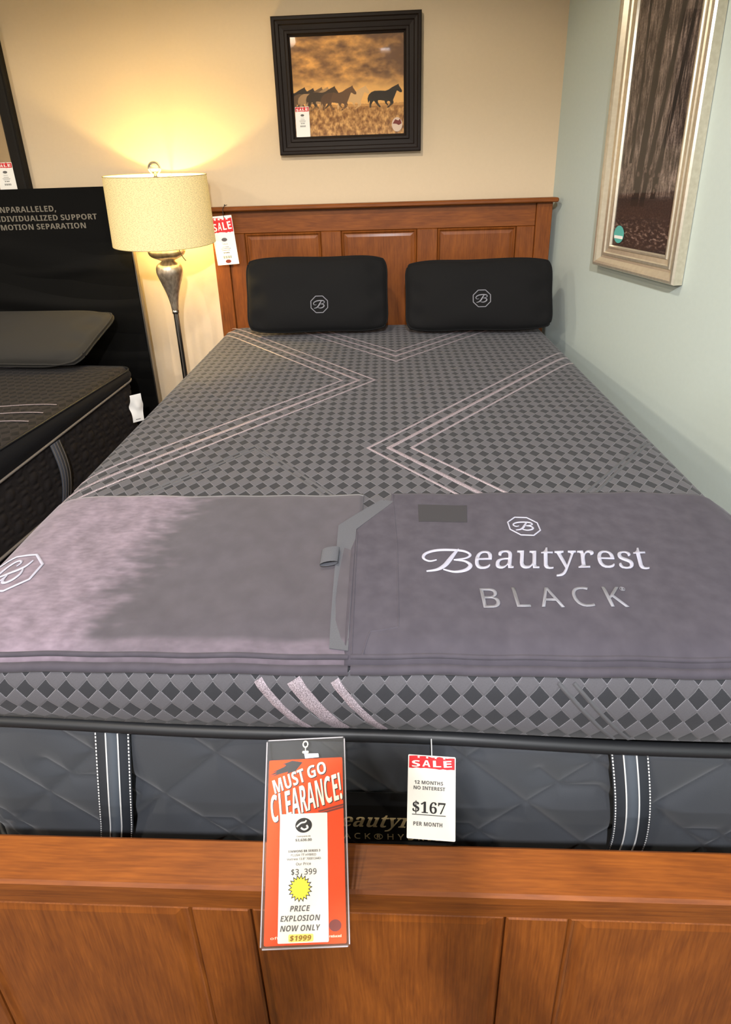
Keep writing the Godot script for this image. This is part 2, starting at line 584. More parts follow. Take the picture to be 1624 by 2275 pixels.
func build_bed() -> void:
	var t := thing("bed_frame", "brown stained wooden bed frame with panelled headboard and footboard", "bed")
	# headboard
	var hb := Node3D.new()
	hb.name = "headboard"
	t.add_child(hb)
	board("cap", Vector3(1.635, 0.020, 0.075), Vector3(0.003, 1.433, -0.010), hb, 0.005)
	for s: float in [-1.0, 1.0]:
		board("post", Vector3(0.072, 1.423, 0.05), Vector3(s * 0.766, 0.7115, -0.025), hb)
	board("rail", Vector3(1.46, 0.105, 0.034), Vector3(0, 1.3705, -0.026), hb)
	board("rail", Vector3(1.46, 0.16, 0.034), Vector3(0, 0.62, -0.026), hb)
	for x: float in [-0.6875, -0.2285, 0.2285, 0.6875]:
		var w := 0.085 if absf(x) > 0.5 else 0.097
		board("stile", Vector3(w, 0.618, 0.034), Vector3(x, 1.009, -0.026), hb)
	for x: float in [-0.461, 0.0, 0.461]:
		var w := 0.368 if x != 0.0 else 0.36
		raised_panel(w, 0.618, hb, Vector3(x, 1.009, -0.013))
	# footboard
	var fb := Node3D.new()
	fb.name = "footboard"
	t.add_child(fb)
	var zf := 2.2075
	board("cap", Vector3(1.66, 0.022, 0.064), Vector3(0, 0.602, 2.187), fb, 0.004)
	for s: float in [-1.0, 1.0]:
		board("post", Vector3(0.072, 0.591, 0.048), Vector3(s * 0.778, 0.2955, 2.1835), fb)
	board("rail", Vector3(1.484, 0.052, 0.034), Vector3(0, 0.5655, zf - 0.017), fb)
	board("rail", Vector3(1.484, 0.07, 0.034), Vector3(0, 0.065, zf - 0.017), fb)
	for x: float in [-0.697, -0.2365, 0.2365, 0.697]:
		var w := 0.09
		board("stile", Vector3(w, 0.4395, 0.034), Vector3(x, 0.31975, zf - 0.017), fb)
	for x: float in [-0.467, 0.0, 0.467]:
		var w := 0.372 if x != 0.0 else 0.384
		raised_panel(w, 0.4395, fb, Vector3(x, 0.31975, zf - 0.006))
	for s: float in [-1.0, 1.0]:
		board("side_rail", Vector3(0.028, 0.18, 2.17), Vector3(s * 0.785, 0.32, 1.08), t)
	for k in 10:
		board("slat", Vector3(1.54, 0.02, 0.09), Vector3(0, 0.383, 0.12 + k * 0.215), t)

# ---------------------------------------------------------------- mattresses
func perimeter(hw: float, hl: float, r: float, inset: float, seg_side: int, seg_end: int, seg_c: int) -> Array:
	# starts at the front right corner and runs along the front (+z) to the left
	var a := hw - inset
	var b := hl - inset
	var q := minf(maxf(r - inset, 0.002), a * 0.5)
	var out := []
	var cs := [Vector2(-(a - q), b - q), Vector2(-(a - q), -(b - q)), Vector2(a - q, -(b - q)), Vector2(a - q, b - q)]
	var from := [0.0, 90.0, 180.0, 270.0]
	var ends := [[Vector2(a - q, b), Vector2(-(a - q), b), seg_end], [Vector2(-a, b - q), Vector2(-a, -(b - q)), seg_side], [Vector2(-(a - q), -b), Vector2(a - q, -b), seg_end], [Vector2(a, -(b - q)), Vector2(a, b - q), seg_side]]
	for s in 4:
		var n: int = ends[s][2]
		for k in n:
			var nn := [Vector2(0, 1), Vector2(-1, 0), Vector2(0, -1), Vector2(1, 0)][s] as Vector2
			out.append([(ends[s][0] as Vector2).lerp(ends[s][1], float(k) / n), nn])
		for k in seg_c:
			var an := deg_to_rad(from[s] + 90.0 * k / seg_c)
			var d := Vector2(-sin(an), cos(an))
			out.append([cs[s] + d * q, d])
	return out

const MHW := 0.76
const MHL := 1.02
const MCZ := 1.04
const PROFILE := [[0.010, 0.722], [-0.006, 0.736], [-0.013, 0.762], [-0.014, 0.795], [-0.008, 0.828], [0.003, 0.848], [0.018, 0.863], [0.040, 0.872], [0.075, 0.8765], [0.12, 0.878], [0.25, 0.879], [0.5, 0.879], [0.75999, 0.879]]

func sag(x: float) -> float:   # the piping of the mattress hangs lower at its right
	return -0.034 * x + 0.003 * sin(x * 9.0 + 1.0)

func profile_y(inset: float) -> float:
	for k in range(5, PROFILE.size() - 1):
		if inset <= PROFILE[k + 1][0]:
			return lerpf(PROFILE[k][1], PROFILE[k + 1][1], smoothstep(0.0, 1.0, clampf((inset - PROFILE[k][0]) / (PROFILE[k + 1][0] - PROFILE[k][0]), 0.0, 1.0)) * 0.3 + 0.7 * clampf((inset - PROFILE[k][0]) / (PROFILE[k + 1][0] - PROFILE[k][0]), 0.0, 1.0))
	return 0.879

# top surface of the mattress; points past the front edge run down its front
func on_top(x: float, z: float, up := 0.0) -> Vector3:
	var i := minf(MHW - absf(x), MCZ + MHL - z)
	return Vector3(x, profile_y(maxf(i, 0.0)) + up, z)

func shell(hw: float, hl: float, r: float, prof: Array, cz: float, dxy: Vector2, dip: Callable) -> ArrayMesh:
	var loops := []
	for p: Array in prof:
		loops.append(perimeter(hw, hl, r, p[0], 56, 44, 10))
	var n: int = loops[0].size()
	var ref := 0
	for k in prof.size():
		if prof[k][0] <= 0.1:
			ref = k + 1
	var arc := []
	arc.resize(prof.size())
	for k in prof.size():
		arc[k] = 0.0
	for k in range(ref - 1, -1, -1):
		arc[k] = arc[k + 1] + Vector2(prof[k][0] - prof[k + 1][0], prof[k][1] - prof[k + 1][1]).length()
	return grid(n, prof.size() - 1, func(i: int, j: int):
		var q: Vector2 = loops[j][i % n][0]
		return Vector3(q.x, prof[j][1] + dip.call(j, q.x, q.y), q.y + cz), func(i: int, j: int):
		var k: int = i % n
		var q: Vector2 = loops[j][k][0]
		if j < ref:
			q = loops[ref][k][0] + loops[ref][k][1] * arc[j]
		return Vector2(q.x / dxy.x, q.y / dxy.y), true)

func quilted_wall(hw: float, hl: float, r: float, y0: float, y1: float, cz: float, dip: Callable, quilt: Callable, fine: int, rows: int) -> ArrayMesh:
	var loop := perimeter(hw, hl, r, 0.0, fine, fine, 14)
	var n := loop.size()
	var len_at := [0.0]
	for k in n:
		len_at.append(len_at[k] + (loop[k][0] as Vector2).distance_to(loop[(k + 1) % n][0]))
	return grid(n, rows, func(i: int, j: int):
		var k: int = i % n
		var q: Vector2 = loop[k][0]
		var v := float(j) / rows
		var y := lerpf(y0, y1 + dip.call(0, q.x, q.y), v)
		var d: float = quilt.call(len_at[k], y) * smoothstep(0.0, 0.08, v) * smoothstep(0.0, 0.06, 1.0 - v)
		q += loop[k][1] * d
		return Vector3(q.x, y, q.y + cz), func(i: int, j: int): return Vector2(len_at[i], float(j) / rows), true)

func tri_dist(v: float, p: float) -> float:
	return absf(v / p - floorf(v / p) - 0.5) * p   # distance to the nearest line of a family of spacing p

func seg_dist(p: Vector2, a: Vector2, b: Vector2) -> float:
	var t := clampf((p - a).dot(b - a) / (b - a).length_squared(), 0.0, 1.0)
	return p.distance_to(a + (b - a) * t)

func quilt_main(a: float, y: float) -> float:
	var b := y - 0.43
	var d := minf(tri_dist(a + b, 0.21), tri_dist(a - b + 0.04, 0.21)) * 0.707
	# lozenges with flat ends between the diagonals
	var u := a / 0.21 - floorf(a / 0.21)
	var q := Vector2((u - 0.5) * 0.21, b - 0.17 + (0.105 if int(floorf(a / 0.21)) % 2 == 0 else 0.0))
	d = minf(d, seg_dist(q, Vector2(-0.03, 0.0), Vector2(0.03, 0.0)))
	d = minf(d, seg_dist(q, Vector2(0.03, 0.0), Vector2(0.07, 0.04)))
	d = minf(d, seg_dist(q, Vector2(-0.03, 0.0), Vector2(-0.07, -0.04)))
	return 0.0115 * (1.0 - exp(-pow(d / 0.017, 1.25)))

func quilt_left(a: float, y: float) -> float:
	var p := 0.115
	var best := 9.0
	for oy in [0.0, 0.5]:
		var u: float = a / p + oy
		u -= floorf(u) + 0.5
		var v: float = y / (p * 1.1) + oy
		v -= floorf(v) + 0.5
		var hx: float = maxf(absf(u) * 0.9 + absf(v) * 0.5, absf(v))
		best = minf(best, absf(hx - 0.40) * p)
		best = minf(best, absf(hx - 0.20) * p)
	return 0.006 * (1.0 - exp(-pow(best / 0.010, 1.4)))

func loop_tube(hw: float, hl: float, r: float, y: float, cz: float, rad: float, dip: Callable) -> ArrayMesh:
	var pts := []
	for q: Array in perimeter(hw, hl, r, 0.0, 40, 40, 10):
		pts.append(Vector3(q[0].x, y + dip.call(0, q[0].x, q[0].y), q[0].y + cz))
	return tube(pts, rad, 10, true)

# a carrying handle: strap, grey centre, four lines of stitching; top and bottom points on the front wall
func handle(parent: Node, top: Vector3, bot: Vector3, w: float, out_dir: Vector3, side: Vector3) -> void:
	var at := func(v: float, off: float, up: float) -> Vector3:
		var p := top.lerp(bot, v)
		p += side * (0.006 * sin(PI * v) - 0.012 * maxf(0.0, v - 0.7))
		return p + side * off + out_dir * (0.011 + 0.013 * sin(PI * v) + up)
	var strip := func(c: float, half: float, up: float, thick: float) -> ArrayMesh:
		return grid(28, 5, func(i: int, j: int):
			var e: float = [-1.0, -1.0, 1.0, 1.0, -1.0, -1.0][j]
			var h: float = [0.0, thick, thick, 0.0, 0.0, 0.0][j]
			return at.call(i / 28.0, c + e * half, up + h))
	var hd := part("handle", strip.call(0.0, w * 0.5, 0.0, 0.002), M.strap, parent)
	part("centre_band", strip.call(0.0, w * 0.165, 0.002, 0.0012), M.denim, hd)
	for c: float in [-0.17, 0.17]:
		part("stitching", strip.call(c * w, 0.0011, 0.0028, 0.0012), M.thread_white, hd)
	for c: float in [-0.46, 0.46]:
		var s := st_new()
		for k in 44:
			for q: int in [0, 1, 2, 0, 2, 3]:
				var v: float = (k + [0.0, 0.62, 0.62, 0.0][q]) / 44.0
				var x: float = [-1.0, -1.0, 1.0, 1.0][q] * 0.0011
				s.add_vertex(at.call(v, c * w + x, 0.0030))
		s.generate_normals()
		part("stitching", s.commit(), M.thread_white, hd)

func ribbon_on_top(pts: Array, w: float, rise: float) -> ArrayMesh:
	var fine := []
	for k in pts.size() - 1:
		for q in 40:
			fine.append((pts[k] as Vector2).lerp(pts[k + 1], q / 40.0))
	fine.append(pts[-1])
	var n := fine.size()
	var side := []
	for k in n:
		var a: Vector2 = (fine[k] - fine[maxi(k - 1, 0)])
		var b: Vector2 = (fine[mini(k + 1, n - 1)] - fine[k])
		a = a.normalized() if a.length() > 1e-6 else b.normalized()
		b = b.normalized() if b.length() > 1e-6 else a
		var na := Vector2(-a.y, a.x)
		var nb := Vector2(-b.y, b.x)
		var m := (na + nb).normalized()
		side.append(m / maxf(m.dot(nb), 0.4))
	return grid(n - 1, 4, func(i: int, j: int):
		var e := (j - 2) * 0.5
		var p: Vector2 = fine[i] + side[i] * w * 0.5 * e
		return on_top(p.x, p.y, 0.0003 + rise * (1.0 - e * e)))

func script_b(cx: float, cy: float, s: float, wd: float) -> Array:
	var put := func(l: Array) -> Array:
		var o := []
		for q: Array in l:
			o.append(Vector2(cx + (q[0] - 0.5) * s, cy + (q[1] - 0.34) * s))
		return smooth_line(o, 7)
	return [
		[put.call([[0.76, 0.70], [0.66, 0.56], [0.54, 0.36], [0.42, 0.18], [0.26, 0.05], [0.04, -0.01]]), wd * 1.25, true],
		[put.call([[0.27, 0.33], [0.12, 0.29], [0.01, 0.38], [0.06, 0.52], [0.28, 0.63], [0.58, 0.67], [0.86, 0.65], [0.98, 0.54], [0.88, 0.43], [0.62, 0.36]]), wd, true],
		[put.call([[0.62, 0.36], [0.84, 0.34], [0.94, 0.22], [0.83, 0.08], [0.60, 0.01], [0.38, 0.06]]), wd * 1.1, true]]

func emblem(cx: float, cy: float, r: float) -> Array:   # an eight-cornered ring round a script capital
	var ring := []
	for k in 9:
		var a := TAU * k / 8.0 + PI / 8.0
		ring.append(Vector2(cx + cos(a) * r, cy + sin(a) * r * 0.98))
	var fine := []
	for k in 8:
		for q in 5:
			fine.append((ring[k] as Vector2).lerp(ring[k + 1], q / 5.0))
	fine.append(fine[0])
	fine.append(fine[1])
	return [[fine, r * 0.095]] + script_b(cx - r * 0.02, cy, r * 1.25, r * 0.115)

func build_mattress() -> void:
	var t := thing("mattress", "thick black pillow-top mattress with checked top on the wooden bed", "mattress")
	var w := [1.0, 0.75, 0.45, 0.2, 0.05, 0, 0, 0, 0, 0, 0, 0, 0]
	var dip := func(j: int, x: float, _z: float): return sag(x) * w[j]
	var top := part("pillow_top", shell(MHW, MHL, 0.10, PROFILE, MCZ, Vector2(0.0325, 0.0385), dip), M.check, t)
	top.set_meta("label", "checked charcoal knit pillow top")
	var dip1 := func(_j: int, x: float, _z: float): return sag(x)
	part("quilted_border", quilted_wall(MHW - 0.006, MHL - 0.006, 0.10, 0.398, 0.716, MCZ, dip1, quilt_main, 420, 64), M.border, t)
	part("base_panel", bbox(Vector3(1.50, 0.01, 2.02), 0.004), M.border_dark, t, Vector3(0, 0.402, MCZ))
	part("piping", loop_tube(MHW + 0.004, MHL + 0.004, 0.10, 0.719, MCZ, 0.010, dip1), M.satin_black, t)
	part("piping", loop_tube(MHW - 0.002, MHL - 0.002, 0.10, 0.406, MCZ, 0.007, func(_j: int, _x: float, _z: float): return 0.0), M.satin_black, t)
	# carrying handles on the front wall
	handle(t, Vector3(-0.434, 0.722, 2.054), Vector3(-0.480, 0.415, 2.054), 0.060, Vector3.BACK, Vector3.RIGHT)
	handle(t, Vector3(0.404, 0.694, 2.054), Vector3(0.427, 0.415, 2.054), 0.060, Vector3.BACK, Vector3.RIGHT)
	# glitter chevrons on the top
	var sl := 1.10
	var chevrons := [
		[[-0.015, 0.845], [-1, -1], [-1, 1], [0.0, -0.058, -0.118]],
		[[-0.026, 1.369], [1, -1], [1, 1], [0.0, 0.056, 0.117]]]
	for c: Array in chevrons:
		for k in 3:
			var tip := Vector2(c[0][0] + c[3][k], c[0][1])
			var lx: float = 0.757 - absf(tip.x) if signf(c[1][0]) == signf(tip.x) else 0.757 + absf(tip.x)
			var a := tip + Vector2(c[1][0] * lx, c[1][1] * lx * sl)
			var b := tip + Vector2(c[2][0] * lx, c[2][1] * lx * sl)
			if a.y < 0.03:
				a = tip + (a - tip) * ((tip.y - 0.03) / (tip.y - a.y))
			if b.y > 1.63:
				b = tip + (b - tip) * ((1.63 - tip.y) / (b.y - tip.y))
			part("chevron_trim", ribbon_on_top([a, tip, b], 0.0125 if k == 1 else 0.008, 0.0015), M.glitter, t)
	for k in 3:
		var tip := Vector2(0.064, [0.640, 0.572, 0.510][k])
		var ln := 0.53
		part("chevron_trim", ribbon_on_top([tip + Vector2(-ln, -ln * 1.06), tip, tip + Vector2(ln, -ln * 1.0)], 0.0125 if k == 1 else 0.008, 0.0015), M.glitter, t)
	# tone on tone chevrons
	for off: float in [0.0, 0.022]:
		part("tonal_trim", ribbon_on_top([Vector2(-0.58, 1.347 + off + 0.246 * 1.1), Vector2(-0.334, 1.347 + off), Vector2(-0.09, 1.347 + off + 0.244 * 1.1)], 0.007, 0.002), M.tonal, t)
		part("tonal_trim", ribbon_on_top([Vector2(0.455 + off, 1.615), Vector2(0.72 + off * 0.5, 1.336)], 0.007, 0.002), M.tonal, t)
	part("tonal_trim", ribbon_on_top([Vector2(-0.745, 0.42), Vector2(-0.62, 0.56)], 0.006, 0.002), M.tonal, t)
	# trims running down the front of the pillow top
	var front := func(p: Vector2, h: float) -> Vector3:   # p.y = arc length down the front
		var dist := p.y
		var last := Vector2(PROFILE[8][0], PROFILE[8][1])
		for k in range(7, -1, -1):
			var q := Vector2(PROFILE[k][0], PROFILE[k][1] + sag(p.x) * w[k])
			var l := q.distance_to(last)
			if dist <= l or k == 0:
				var e := last.lerp(q, clampf(dist / l, 0.0, 1.0))
				var nn := Vector2(-(q - last).y, (q - last).x).normalized()   # outward in (inset, y)
				if nn.x > 0.0:
					nn = -nn
				return Vector3(p.x, e.y + absf(nn.y) * h, MCZ + MHL - e.x - nn.x * h)
			dist -= l
			last = q
		return Vector3.ZERO
	for q: Array in [[-0.238, 0.014], [-0.182, 0.023], [-0.118, 0.014]]:
		var l := []
		for k in 31:
			var y := 0.092 + 0.120 * k / 30.0
			l.append(Vector2(q[0] + y * 0.62 + maxf(0.0, y - 0.10) * 0.12, y))
		part("chevron_trim", strokes([[l, q[1]]], front, 0.0015), M.glitter, t)
	for q: float in [0.205, 0.228]:
		var l := []
		for k in 31:
			var y := 0.092 + 0.128 * k / 30.0
			l.append(Vector2(q + y * 0.82, y))
		part("tonal_trim", strokes([[l, 0.007]], front, 0.002), M.tonal, t)
	# sewn label on the front wall
	var lb := part("label_patch", flat_poly(rrect(0.245, 0.125, 0.004), 0.001), M.label_black, t, Vector3(0.005, 0.524, 2.0645))
	lb.set_meta("label", "black sewn label with gold script")
	strokes_part(lb, script_b(-0.0965, -0.012, 0.048, 0.007), M.gold)
	txt(lb, "eautyrest", 0.018, -0.016, 0.172, 0.042, M.gold, {"font": "Droid Serif", "bold": true, "shear": 0.3, "z": 0.0012})
	txt(lb, "B L A C K ® H Y B R I D", 0.004, -0.051, 0.205, 0.0155, M.gold, {"z": 0.0012})

func strokes_part(parent: Node, lines: Array, m: Material, z := 0.0012, called := "lettering") -> void:
	for ln: Array in lines:
		part(called, strokes([ln], func(p: Vector2, h: float): return Vector3(p.x, p.y, z + h), 0.0008), m, parent)

# ---------------------------------------------------------------- foot cover
func cover_point(u: float, z: float, up: float) -> Vector3:
	# u runs across the bed; past the edge of the mattress it goes down the side
	var s := signf(u)
	var a := absf(u)
	var wr := 0.0016 * sin(u * 17.0 + z * 9.0) * sin(z * 13.0 - u * 5.0) + 0.0010 * sin(u * 41.0 + 2.0 * z)
	if a <= MHW - 0.003:
		var p := on_top(u, z, up + wr)
		return p
	var d := a - (MHW - 0.003)
	var iz := MCZ + MHL - z
	var y0 := minf(0.848, profile_y(maxf(iz, 0.0)))
	var y := y0 - d
	return Vector3(s * (MHW - 0.003 + up + 0.014 * clampf(d / 0.05, 0.0, 1.0)), y + up * (1.0 - clampf(d / 0.04, 0.0, 1.0)), z)

func cover_panel(u0: float, u1: float, z0: float, z1: float, low: float, high: float, nu: int) -> ArrayMesh:
	var nv := 40
	return grid(nu + 2, nv + 2, func(i: int, j: int):
		var a := clampf((i - 1) / float(nu), 0.0, 1.0)
		var b := clampf((j - 1) / float(nv), 0.0, 1.0)
		var edge: bool = i == 0 or i == nu + 2 or j == 0 or j == nv + 2
		var ea := minf(a * (u1 - u0), (1.0 - a) * (u1 - u0))
		var eb := minf(b, 1.0 - b) * (z1 - z0)
		var e := smoothstep(0.0, 0.010, minf(ea, eb))
		return cover_point(lerpf(u0, u1, a), lerpf(z0, z1, b), low if edge else lerpf(low + 0.002, high, e)))

func build_cover() -> void:
	var t := thing("foot_cover", "purplish grey velour cover lying across the foot of the black mattress", "cover")
	var z0 := 1.604
	var z1 := 2.052
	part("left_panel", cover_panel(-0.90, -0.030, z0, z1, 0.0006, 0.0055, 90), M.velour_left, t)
	# the flap: its left edge is cut off slantwise at the top
	var nu := 90
	var nv := 60
	var left := func(z: float) -> float: return lerpf(0.034, -0.048, clampf((z - 1.622) / 0.121, 0.0, 1.0)) + 0.002 * clampf((z - 1.743) / 0.3, 0.0, 1.0)
	part("right_panel", grid(nu + 1, nv + 2, func(i: int, j: int):
		var b := clampf((j - 1) / float(nv), 0.0, 1.0)
		var z := lerpf(z0, z1, b)
		var l: float = left.call(z)
		var a := clampf((i - 1) / float(nu), 0.0, 1.0)
		var u := lerpf(l, 0.90, a * a * 0.35 + a * 0.65)
		var edge: bool = i == 0 or j == 0 or j == nv + 2
		var e := smoothstep(0.0, 0.012, minf(u - l, minf(b, 1.0 - b) * (z1 - z0)))
		return cover_point(u, z, 0.0012 if edge else lerpf(0.0058, 0.0092, e))), M.velour, t)
	# grey tape along the cut edge, with a loop
	var tape := [Vector2(0.010, 1.637), Vector2(-0.078, 1.730), Vector2(-0.070, 2.036), Vector2(-0.040, 2.039), Vector2(-0.040, 1.745), Vector2(0.040, 1.640)]
	var tp := part("binding_tape", flat_on_cover(tape, 0.0086, 0.0012), M.grey_tape, t)
	tp.set_meta("label", "grey woven binding tape")
	part("tape_loop", grid(14, 4, func(i: int, j: int):
		var an := -PI * 0.5 + TAU * i / 14.0
		var zz := 1.816 + 0.043 * j / 4.0 + 0.004 * sin(an)
		return Vector3(-0.090 - 0.017 * sin(an) + 0.004, 0.8890 + 0.005 + 0.0055 * cos(an), zz), null, true), M.grey_tape, t)
	# raised seams
	part("seam", strokes([[line_pts([Vector2(-0.038, 1.755), Vector2(-0.034, 2.048)], 20), 0.004]], cover_map.bind(0.0085), 0.002), M.velour, t)
	part("seam", strokes([[line_pts([Vector2(0.036, 1.612), Vector2(0.042, 1.800), Vector2(0.040, 2.000), Vector2(-0.006, 2.008), Vector2(-0.018, 2.046)], 12), 0.004]], cover_map.bind(0.0085), 0.0018), M.velour, t)
	# hem along the front, in two rolls
	for q: Array in [[-0.90, -0.040, 0.0], [-0.036, 0.90, 0.0015]]:
		var pts := []
		var pts2 := []
		for k in 81:
			var u := lerpf(q[0], q[1], k / 80.0)
			pts.append(cover_point(u, 2.057, 0.004 + q[2]))
			pts2.append(cover_point(u, 2.0445, 0.0052 + q[2]))
		part("hem", tube(pts, 0.0075, 10), M.velour, t)
		part("hem", tube(pts2, 0.0040, 8), M.velour, t)
	# hook and loop patch
	part("hook_patch", flat_on_cover([Vector2(0.091, 1.656), Vector2(0.197, 1.657), Vector2(0.189, 1.720), Vector2(0.089, 1.720)], 0.0092, 0.0008), M.velour_dark, t)
	# embroidery
	var up := 0.0094
	part("emblem", strokes(emblem(0.301, -1.737, 0.0325), flip_map.bind(up), 0.0014), M.thread, t)
	for ln: Array in script_b(0.136, -1.842, 0.092, 0.0070):
		part("lettering", strokes([ln], flip_map.bind(up), 0.0016), M.thread, t)
	txt(t, "eautyrest", 0.343, -1.845, 0.315, 0.080, M.thread, {"font": "Droid Serif", "shear": 0.26, "z": 0.0, "thick": 0.0016, "map": flip_map.bind(up)})
	txt(t, "B L A C K", 0.302, -1.937, 0.238, 0.046, M.thread_dim, {"z": 0.0, "thick": 0.0016, "map": flip_map.bind(up)})
	txt(t, "®", 0.4255, -1.918, 0.009, 0.009, M.thread_dim, {"z": 0.0, "thick": 0.001, "map": flip_map.bind(up)})
	# the same emblem turned to the left side of the bed
	var em := emblem(0.0, 0.0, 0.056)
	part("emblem", strokes(em, func(p: Vector2, h: float): return cover_point(-0.692 - p.y, 1.872 + p.x, 0.0068 + h), 0.0016), M.thread, t)

func line_pts(c: Array, per: int) -> Array:
	var o := []
	for k in c.size() - 1:
		for q in per:
			o.append((c[k] as Vector2).lerp(c[k + 1], float(q) / per))
	o.append(c[-1])
	return o

func cover_map(p: Vector2, h: float, up: float) -> Vector3:
	return cover_point(p.x, p.y, up + h)

func flip_map(p: Vector2, h: float, up: float) -> Vector3:
	return cover_point(p.x, -p.y, up + h)

func flat_on_cover(poly: Array, up: float, thick: float) -> ArrayMesh:
	var fine := []
	for k in poly.size():
		for q in 8:
			fine.append((poly[k] as Vector2).lerp(poly[(k + 1) % poly.size()], q / 8.0))
	var m := flat_poly(fine, thick)
	var ar := m.surface_get_arrays(0)
	var v: PackedVector3Array = ar[Mesh.ARRAY_VERTEX]
	var n: PackedVector3Array = ar[Mesh.ARRAY_NORMAL]
	for k in v.size():
		v[k] = cover_point(v[k].x, v[k].y, up + v[k].z)
		n[k] = Vector3(n[k].x, n[k].z, n[k].y)
	for k in range(0, v.size(), 3):
		var sv := v[k + 1]
		v[k + 1] = v[k + 2]
		v[k + 2] = sv
		var sn := n[k + 1]
		n[k + 1] = n[k + 2]
		n[k + 2] = sn
	ar[Mesh.ARRAY_VERTEX] = v
	ar[Mesh.ARRAY_NORMAL] = n
	var am := ArrayMesh.new()
	am.add_surface_from_arrays(Mesh.PRIMITIVE_TRIANGLES, ar)
	return am

# ---------------------------------------------------------------- pillows
func pillow_shape(u: float, v: float, side: float, hw: float, hh: float, th: float, sd: float) -> Vector3:
	# u, v in -1..1; rounded outline, edges a little hollow, thick in the middle
	var ru := u * sqrt(1.0 - 0.13 * pow(absf(v), 6.0))
	var rv := v * sqrt(1.0 - 0.20 * pow(absf(u), 6.0))
	var x := ru * hw * (1.0 - 0.022 * (1.0 - v * v))
	var y := rv * hh * (1.0 - 0.035 * (1.0 - u * u) * (0.7 + 0.3 * sin(u * 5.0 + sd)))
	var e := (1.0 - pow(absf(u), 3.0)) * (1.0 - pow(absf(v), 3.0))
	var z := th * pow(maxf(e, 0.0), 0.42)
	z *= 1.0 + 0.05 * sin(u * 6.0 + sd) * sin(v * 5.0 + sd * 2.0)
	# pulled folds running in from the short edges
	z -= 0.010 * exp(-pow((absf(u) - 0.84) / 0.10, 2.0)) * (0.5 + 0.5 * sin(v * 9.0 + sd * 3.0))
	return Vector3(x, y, side * (z + 0.010))

func pillow(called: String, label: String, hw: float, hh: float, th: float, sd: float, m: Material, mark: Array, skew := 0.0) -> Node3D:
	var t := thing(called, label, "pillow", Vector3.ZERO, 0.0, "black display pillows")
	var n := 36
	var sk := func(p: Vector3) -> Vector3: return p + Vector3(skew * p.y, 0, 0)
	for s: float in [1.0, -1.0]:
		part("front_panel" if s > 0 else "back_panel", grid(n, n, func(i: int, j: int):
			var u := -1.0 + 2.0 * (i if s > 0 else n - i) / n
			return sk.call(pillow_shape(sin(u * PI * 0.5) * 0.35 + u * 0.65, 1.0 - 2.0 * j / n, s, hw, hh, th, sd))), m, t)
	# boxed edge between the panels, with piping on both seams
	var ring := []
	for k in 160:
		var a := k / 40.0
		var f := a - floorf(a)
		var e := -1.0 + 2.0 * f
		match int(a):
			0: ring.append(Vector2(e, 1))
			1: ring.append(Vector2(1, -e))
			2: ring.append(Vector2(-e, -1))
			3: ring.append(Vector2(-1, e))
	var at := func(k: int, s: float) -> Vector3: return sk.call(pillow_shape(ring[k % 160].x, ring[k % 160].y, s, hw, hh, th, sd))
	part("edge_gusset", grid(160, 2, func(i: int, j: int): return (at.call(i, 1.0) as Vector3).lerp(at.call(i, -1.0), j * 0.5) * Vector3(1.008 if j == 1 else 1.0, 1.012 if j == 1 else 1.0, 1.0), null, true), m, t)
	for s: float in [1.0, -1.0]:
		var pts := []
		for k in 160:
			pts.append(at.call(k, s))
		part("piping", tube(pts, 0.0045, 8, true), m, t)
	if mark:
		part("emblem", strokes(emblem(mark[0], mark[1], mark[2]), func(p: Vector2, h: float):
			var q := pillow_shape(p.x / hw * 1.01, p.y / hh * 1.02, 1.0, hw, hh, th, sd)
			return Vector3(p.x, p.y, q.z + h + 0.0006), 0.0012), M.thread_dim, t)
	return t

func build_pillows() -> void:
	var a := pillow("pillow", "black pillow with a stitched emblem, nearer the floor lamp, against the headboard", 0.322, 0.170, 0.062, 0.6, M.pillow, [0.012, -0.050, 0.040])
	a.position = Vector3(-0.283, 1.060, 0.205)
	a.rotation = Vector3(deg_to_rad(-17), deg_to_rad(3), deg_to_rad(-0.5))
	var b := pillow("pillow", "black pillow with a stitched emblem, nearer the green wall, against the headboard", 0.325, 0.158, 0.060, 2.3, M.pillow, [0.008, -0.022, 0.040])
	b.position = Vector3(0.440, 1.046, 0.225)
	b.rotation = Vector3(deg_to_rad(-18), deg_to_rad(-2), deg_to_rad(0.6))

# ---------------------------------------------------------------- left bed
const LHW := 0.685

